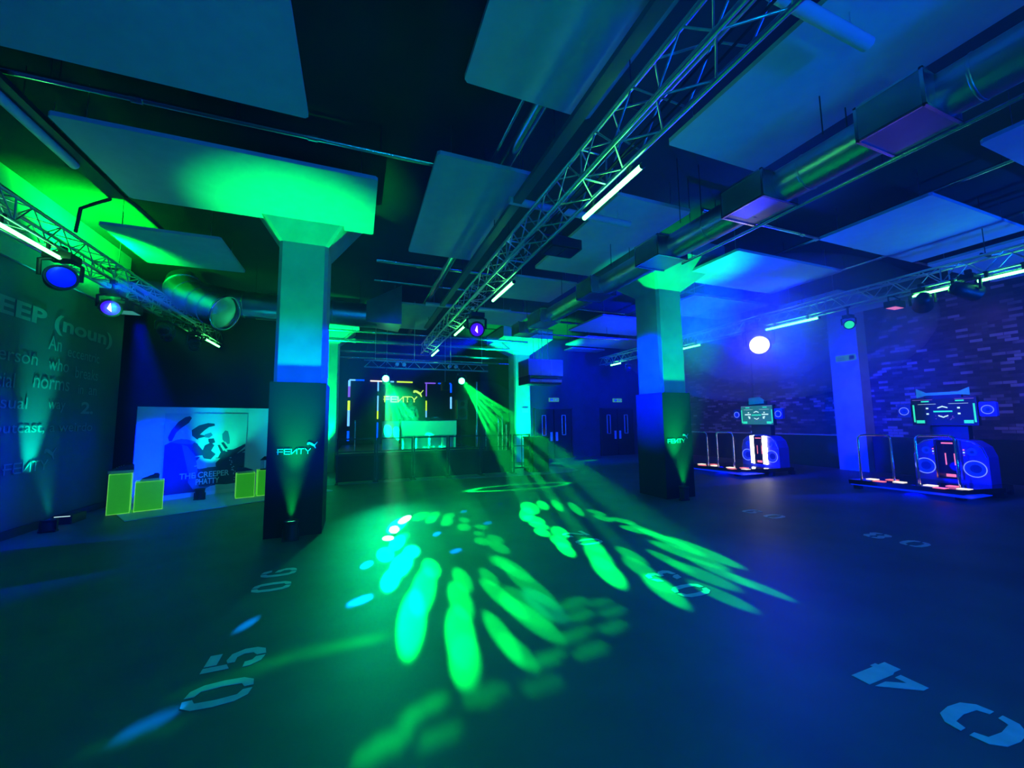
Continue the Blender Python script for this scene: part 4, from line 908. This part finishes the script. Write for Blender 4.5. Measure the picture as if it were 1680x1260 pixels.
    for s in (-1, 1):
        y = s*.66
        sp = MB().rbox(-.02, .08, y-.12, y+.12, 1.58, 1.88, .03, 'x').obj('side_speaker', 'bluebody', t)
        MB().lathe((-.02, y, 1.72), (-1, 0, 0), [(0, .09), (.012, .085), (.0, .03)], 20).obj('speaker_cone', 'bluecone', sp)
        MB().path([(-.035, y+.085*cos(k*pi/12), 1.72+.085*sin(k*pi/12)) for k in range(24)], .006, 6, True).obj('light_ring', 'ring', sp)
    # topper
    tp = [(-.42, 2.02), (-.42, 2.22), (-.26, 2.12), (.26, 2.12), (.42, 2.2), (.42, 2.04), (.26, 2.06), (-.26, 2.06)] if not bright else [(-.24, 2.02), (-.24, 2.22), (.1, 2.24), (.24, 2.14), (.24, 2.04)]
    MB().prism([(-.01, -y, z) for y, z in tp], [(.03, -y, z) for y, z in tp]).obj('topper', 'topper', t)
    MB().box(.0, .06, -.3, .3, 1.96, 2.12).obj('topper_mount', 'black', t)
    return t
MT['ledhot'] = glow('lit_white_bar', (1, .95, .8), 7)
MT['uidark'] = glow('screen_dark_blue', (0, .01, .06), .5); MT['uimid'] = glow('screen_mid_green', (.03, .25, .25), .7)
MT['topper'] = mat('teal_topper', (.1, .5, .45), .5, 0, .4, .2, 5, emit=(.0, .3, .28), estr=.25)
dance_machine('large dance arcade machine at the right, nearer of the two', [((10.60, 5.56), (10.83, 5.08)), ((10.86, 4.68), (11.05, 4.16))], (11.95, 4.62),
              [(10.42, 5.72), (10.66, 4.00), (11.7, 3.78), (12.4, 3.9), (12.4, 5.4), (11.3, 5.6)], False)
dance_machine('far dance arcade machine with glowing white bars, beside the right clad column', [((9.78, 9.60), (9.98, 9.18)), ((10.02, 8.86), (10.20, 8.46))], (11.2, 8.40),
              [(9.62, 9.75), (9.9, 8.2), (10.8, 7.75), (11.6, 7.7), (11.6, 9.2), (10.6, 9.6)], True)
point('machine_underglow', (10.9, 4.8, .06), BLUE, 25, .2); point('machine_underglow', (10.2, 8.9, .06), BLUE, 18, .2)
spot('machine_blue_beam', (11.0, 4.6, 1.9), (11.95, 4.62, .6), BLUE, 60, 80, .8, .1)
point('cabinet_glow', (11.6, 4.62, .5), BLUE, 9, .1)
# wall cables and boxes on the brick wall
for i, (y, z0, z1) in enumerate(((2.62, 1.1, 5.0), (10.9, 1.1, 4.4), (4.0, 3.2, 5.0))):
    if i == 2: continue
    t = thing('wall_conduit', ['dark drop cable on the brick wall behind the nearer machine', 'dark drop cable on the brick wall near the right clad column'][i], 'conduit', (14.36, y, z0)); MB().box(-.03, .03, -.035, .035, 0, z1-z0).obj('tube', 'black', t)
    MB().box(-.05, .04, -.14, .14, -.1, .02).obj('socket_box', 'cream', t)

# ================================================================== PATTERN LIGHT (gobo slides in the two green heads)
GL= [(1.06,7.09,0.165,0.164,-0.018,-0.269,0,0.80),(1.28,7.04,0.136,0.129,-0.026,-0.269,0,0.90),(1.18,6.76,0.111,0.102,-0.019,-0.216,0,0.90),(1.50,6.88,0.125,0.076,-0.036,-0.232,0,0.90),(1.39,6.50,0.116,0.065,-0.035,-0.236,0,0.90),(1.68,6.50,0.066,-0.100,-0.053,-0.175,0,0.80),(1.56,6.08,0.089,-0.078,-0.059,-0.208,0,0.90),(1.80,5.97,0.071,-0.103,-0.044,-0.124,0,0.80),(1.67,5.65,0.061,-0.083,-0.039,-0.110,0,0.80),(1.61,5.28,0.083,-0.108,-0.057,-0.154,0,0.90),(1.81,5.31,0.068,-0.176,-0.060,-0.131,0,0.80),(1.73,4.94,0.057,-0.241,-0.080,-0.150,0,0.90),(0.63,6.63,0.170,0.345,0.019,-0.284,1,2.20),(0.78,6.95,0.119,0.203,0.003,-0.179,3,1.50),(0.56,6.38,0.062,0.059,0.000,-0.186,3,3.00),(0.44,5.94,0.061,-0.006,-0.004,-0.094,3,3.00),(0.36,5.24,0.092,-0.040,-0.017,-0.271,1,1.20),(0.54,5.66,0.108,0.223,0.027,-0.215,1,1.30),(0.63,5.92,0.098,0.083,-0.001,-0.161,0,1.00),(0.67,5.22,0.102,0.015,-0.018,-0.258,1,1.10),(0.51,4.81,0.130,0.310,0.052,-0.217,1,1.30),(0.36,4.40,0.079,0.259,0.057,-0.135,1,1.30),(0.80,4.56,0.027,-0.278,-0.089,-0.126,0,1.00),(0.64,4.05,-0.146,-0.546,-0.089,0.110,0,1.10),(0.46,3.49,-0.108,-0.557,-0.095,0.072,0,1.30),(1.04,4.12,0.002,-0.330,-0.085,-0.082,0,0.70),(0.91,3.68,-0.019,-0.406,-0.100,-0.053,0,0.80),(0.77,3.11,-0.078,-0.454,-0.105,0.014,0,1.30),(0.72,2.78,-0.074,-0.309,-0.097,0.034,0,1.00),(1.31,4.06,0.021,-0.258,-0.064,-0.081,0,0.70),(1.56,4.38,0.068,-0.233,-0.066,-0.116,0,0.80),(1.62,4.22,0.065,-0.427,-0.088,-0.127,0,0.90),(1.61,3.74,0.041,-0.570,-0.103,-0.114,0,0.80),(1.27,3.58,0.058,-0.459,-0.075,-0.086,0,1.00),(1.35,3.14,0.085,-0.451,-0.091,-0.094,0,1.00),(1.05,2.96,0.008,-0.397,-0.073,-0.046,0,1.00),(1.08,2.73,0.035,-0.251,-0.072,-0.055,0,0.70),(1.40,3.33,0.057,-0.428,-0.124,-0.130,0,0.60),(1.56,3.29,0.050,-0.350,-0.106,-0.110,1,0.60),(1.82,3.20,0.144,0.014,-0.044,-0.103,0,0.60),(2.03,3.12,0.126,-0.007,-0.035,-0.062,0,0.60),(1.76,2.99,0.132,0.006,-0.035,-0.076,0,0.65),(2.04,2.95,0.135,0.005,-0.039,-0.070,0,0.65),(1.58,2.76,0.167,0.027,-0.025,-0.070,0,0.60),(1.89,2.74,0.139,0.009,-0.037,-0.072,0,0.70),(1.24,2.56,0.152,0.038,-0.013,-0.067,0,0.55),(1.56,2.53,0.154,0.019,-0.028,-0.074,0,0.55),(1.09,2.33,0.142,-0.003,-0.022,-0.080,0,0.20),(0.75,2.38,0.151,0.017,-0.005,-0.078,0,0.17),(0.39,2.40,0.156,0.054,0.010,-0.059,0,0.15),(0.44,2.18,0.123,0.034,0.009,-0.056,0,0.13),(0.16,2.22,0.155,0.058,0.021,-0.066,0,0.14),(1.83,7.11,0.073,0.064,-0.015,-0.088,2,1.20),(1.97,6.16,0.079,0.038,-0.024,-0.096,2,1.40),(1.11,5.87,0.067,0.068,-0.005,-0.080,2,1.20),(1.19,5.02,0.083,0.042,-0.009,-0.070,2,1.20),(0.14,4.95,0.060,0.061,0.009,-0.076,2,1.20),(0.06,4.00,0.107,0.055,0.006,-0.050,2,1.10),(2.65,7.46,0.054,0.017,-0.020,-0.062,2,0.90),(-0.79,3.90,0.064,0.095,0.020,-0.050,2,1.00),(-1.01,2.86,0.119,0.067,0.027,-0.047,2,0.90),(-1.03,2.77,0.219,0.034,0.029,-0.052,0,0.08),(-0.22,3.27,0.476,0.012,0.012,-0.065,0,0.06),(-0.71,3.15,0.329,0.091,0.029,-0.072,0,0.06)]
GR= [(3.03,6.89,0.039,-0.331,-0.214,-0.393,0,1.30),(2.79,6.48,0.110,-0.050,-0.209,-0.480,0,1.40),(3.35,7.01,-0.033,-0.333,-0.159,-0.248,0,1.20),(2.73,6.06,0.081,-0.246,-0.113,-0.209,0,1.40),(3.59,6.87,-0.121,-0.466,-0.139,-0.174,0,1.10),(3.76,6.48,-0.148,-0.529,-0.139,-0.161,0,0.90),(2.65,5.70,0.072,-0.203,-0.084,-0.150,0,1.30),(2.53,5.33,0.047,-0.167,-0.089,-0.148,0,1.40),(2.76,5.23,0.015,-0.228,-0.142,-0.199,0,1.40),(2.56,4.84,0.023,-0.227,-0.112,-0.153,0,1.50),(2.47,4.53,-0.016,-0.253,-0.103,-0.116,0,1.80),(2.87,4.54,-0.005,-0.275,-0.131,-0.146,0,1.10),(2.71,4.17,-0.116,-0.449,-0.179,-0.145,0,1.50),(2.53,3.73,-0.085,-0.422,-0.156,-0.122,0,1.80),(3.07,4.03,-0.018,-0.310,-0.104,-0.096,0,0.60),(2.90,3.66,-0.039,-0.338,-0.130,-0.107,0,0.70),(2.80,3.25,0.016,-0.187,-0.106,-0.087,0,0.90),(2.73,3.11,-0.057,-0.358,-0.123,-0.083,0,1.00),(3.93,6.06,0.043,-0.241,-0.083,-0.111,0,0.70),(3.80,5.66,0.044,-0.215,-0.095,-0.122,0,0.80),(3.98,5.41,0.082,-0.240,-0.086,-0.104,0,0.80),(3.83,4.89,0.072,-0.262,-0.094,-0.103,0,0.90),(3.94,4.75,-0.027,-0.527,-0.086,-0.082,0,0.90),(3.88,4.26,-0.028,-0.602,-0.108,-0.093,0,1.00),(3.94,3.84,-0.038,-0.620,-0.131,-0.098,0,1.00),(3.69,3.80,0.035,-0.566,-0.121,-0.097,0,0.90),(3.35,3.71,-0.026,-0.383,-0.083,-0.066,0,0.70),(3.35,3.27,0.027,-0.443,-0.119,-0.086,0,0.60),(3.59,3.25,-0.030,-0.470,-0.092,-0.061,0,0.70),(3.12,2.83,0.016,-0.347,-0.098,-0.063,0,0.50),(3.61,2.84,0.001,-0.349,-0.074,-0.043,0,0.50)]

def gobo_light(name, loc, aim, table, energy, rings=()):
    loc, aim = Vector(loc), Vector(aim)
    q = (aim-loc).to_track_quat('-Z', 'Y'); X = q@Vector((1, 0, 0)); Y = q@Vector((0, 1, 0)); Z = q@Vector((0, 0, 1))
    N = 900; T = math.tan(radians(31))
    u = (np.arange(N)+.5)/N*2*T-T
    gx, gy = np.meshgrid(u, u)
    dx, dy, dz = [gx*X[i]+gy*Y[i]-Z[i] for i in range(3)]
    k = -loc.z/np.where(dz < -1e-3, dz, np.nan)
    fx, fy = loc.x+dx*k, loc.y+dy*k
    # a lamp lights the floor with cos/r^2; the slide evens it out
    r2 = (dx*dx+dy*dy+dz*dz)*k*k; fall = r2**1.5/loc.z/60.0
    img = np.zeros((N, N, 3))
    cols = np.array([(.0, 1, .08), (.0, 1, .28), (0, .25, 1), (.5, 1, .9)])
    for x, y, ax, ay, bx, by, c, s in table:
        det = ax*by-ay*bx
        if abs(det) < 1e-6: continue
        ex, ey = fx-x, fy-y
        p = (ex*by-ey*bx)/det; q_ = (ax*ey-ay*ex)/det
        d = np.sqrt(p*p+q_*q_)
        f = np.clip((1.12-d)/.26, 0, 1); f = f*f*(3-2*f)*s
        img += np.nan_to_num(f)[..., None]*cols[c]
    for (cx, cy, ra, rb, wd, s) in rings:
        d = np.sqrt(((fx-cx)/ra)**2+((fy-cy)/rb)**2); an = np.arctan2(fy-cy, fx-cx)
        f = np.exp(-((d-1-.04*np.sin(an*16))/wd)**2)*s; img += np.nan_to_num(f)[..., None]*cols[0]
    img *= np.nan_to_num(fall)[..., None]
    img = np.clip(img, 0, 60)
    im = bpy.data.images.new(name, N, N, float_buffer=True); im.colorspace_settings.name = 'Non-Color'
    px = np.ones((N, N, 4), dtype=np.float32); px[..., :3] = img; im.pixels.foreach_set(px.ravel()); im.update()
    o = spot(name, loc, aim, (1, 1, 1), energy, 60, .1, .02, 0.25)
    ld = o.data; ld.use_nodes = True; nt = ld.node_tree
    em = nt.nodes['Emission']; tc = nt.nodes.new('ShaderNodeTexCoord'); sp = nt.nodes.new('ShaderNodeSeparateXYZ')
    nt.links.new(tc.outputs['Normal'], sp.inputs[0])
    cb = nt.nodes.new('ShaderNodeCombineXYZ')
    for a in 'XY':
        dv = nt.nodes.new('ShaderNodeMath'); dv.operation = 'DIVIDE'; nt.links.new(sp.outputs[a], dv.inputs[0]); nt.links.new(sp.outputs['Z'], dv.inputs[1])
        ml = nt.nodes.new('ShaderNodeMath'); ml.operation = 'MULTIPLY_ADD'; ml.inputs[1].default_value = GSIGN[a]/(2*T); ml.inputs[2].default_value = .5
        nt.links.new(dv.outputs[0], ml.inputs[0]); nt.links.new(ml.outputs[0], cb.inputs[a])
    tx = nt.nodes.new('ShaderNodeTexImage'); tx.image = im; tx.extension = 'CLIP'; tx.interpolation = 'Linear'
    nt.links.new(cb.outputs[0], tx.inputs['Vector']); nt.links.new(tx.outputs['Color'], em.inputs['Color'])
    return o
GSIGN = {'X': -1, 'Y': -1}
gobo_light('pattern_beam_left', LH+Vector((0, -.16, 0)), (1.2, 4.2, 0), GL, 7000)
gobo_light('pattern_beam_right', RH+Vector((0, -.16, 0)), (2.8, 4.6, 0), GR, 15500)
gobo_light('pattern_beam_ring', RH+Vector((.02, -.18, -.05)), (3.8, 9.15, 0), [], 9000, rings=((3.8, 9.15, 1.30, .36, .08, 2.5),))
# soft spill of the heads on the floor
spot('head_spill_beam', LH+Vector((0, -.16, 0)), (1.0, 5.6, 0), (0, 1, .30), 1500, 36, 1, .05, .3)
spot('head_spill_beam', RH+Vector((0, -.16, 0)), (2.6, 7.6, 0), (0, 1, .12), 160, 46, 1, .05, .3)


# ================================================================== SMOKE by the bright blue lamp
hm = bpy.data.materials.new('stage_smoke'); hm.use_nodes = True; nt = hm.node_tree
for n in list(nt.nodes): nt.nodes.remove(n)
out = nt.nodes.new('ShaderNodeOutputMaterial'); vsn = nt.nodes.new('ShaderNodeVolumeScatter')
vsn.inputs['Density'].default_value = .13; vsn.inputs['Anisotropy'].default_value = .2; vsn.inputs['Color'].default_value = (1, 1, 1, 1)
nt.links.new(vsn.outputs[0], out.inputs['Volume'])
hz = MB().ball((0, 0, 0), 1, 32, (3.3, 3.1, 1.62)).obj('smoke_haze', hm); hz.location = (9.0, 6.7, 3.62)
tag(hz, 'cloud of smoke glowing blue around the bright lamp under the right truss', 'smoke', kind='stuff')

def smoke(loc, rad, dens, label):
    m2 = hm.copy(); m2.node_tree.nodes['Volume Scatter'].inputs['Density'].default_value = dens
    o = MB().ball((0, 0, 0), 1, 28, rad).obj('smoke_haze', m2); o.location = loc
    tag(o, label, 'smoke', kind='stuff')
smoke((1.35, 12.75, 1.98), (.75, .45, .92), .22, 'green smoke under the left bright head over the stage')
smoke((3.95, 12.55, 2.05), (1.15, .42, .92), .22, 'green smoke streaked by the beams of the right bright head over the stage')
smoke((9.1, 6.7, 3.55), (1.7, 1.6, 1.1), .22, 'dense core of blue smoke right at the bright lamp under the right truss')
smoke((-2.75, 7.15, 3.46), (.85, .6, .2), .35, 'thin blue smoke beside the big round blue lamp')
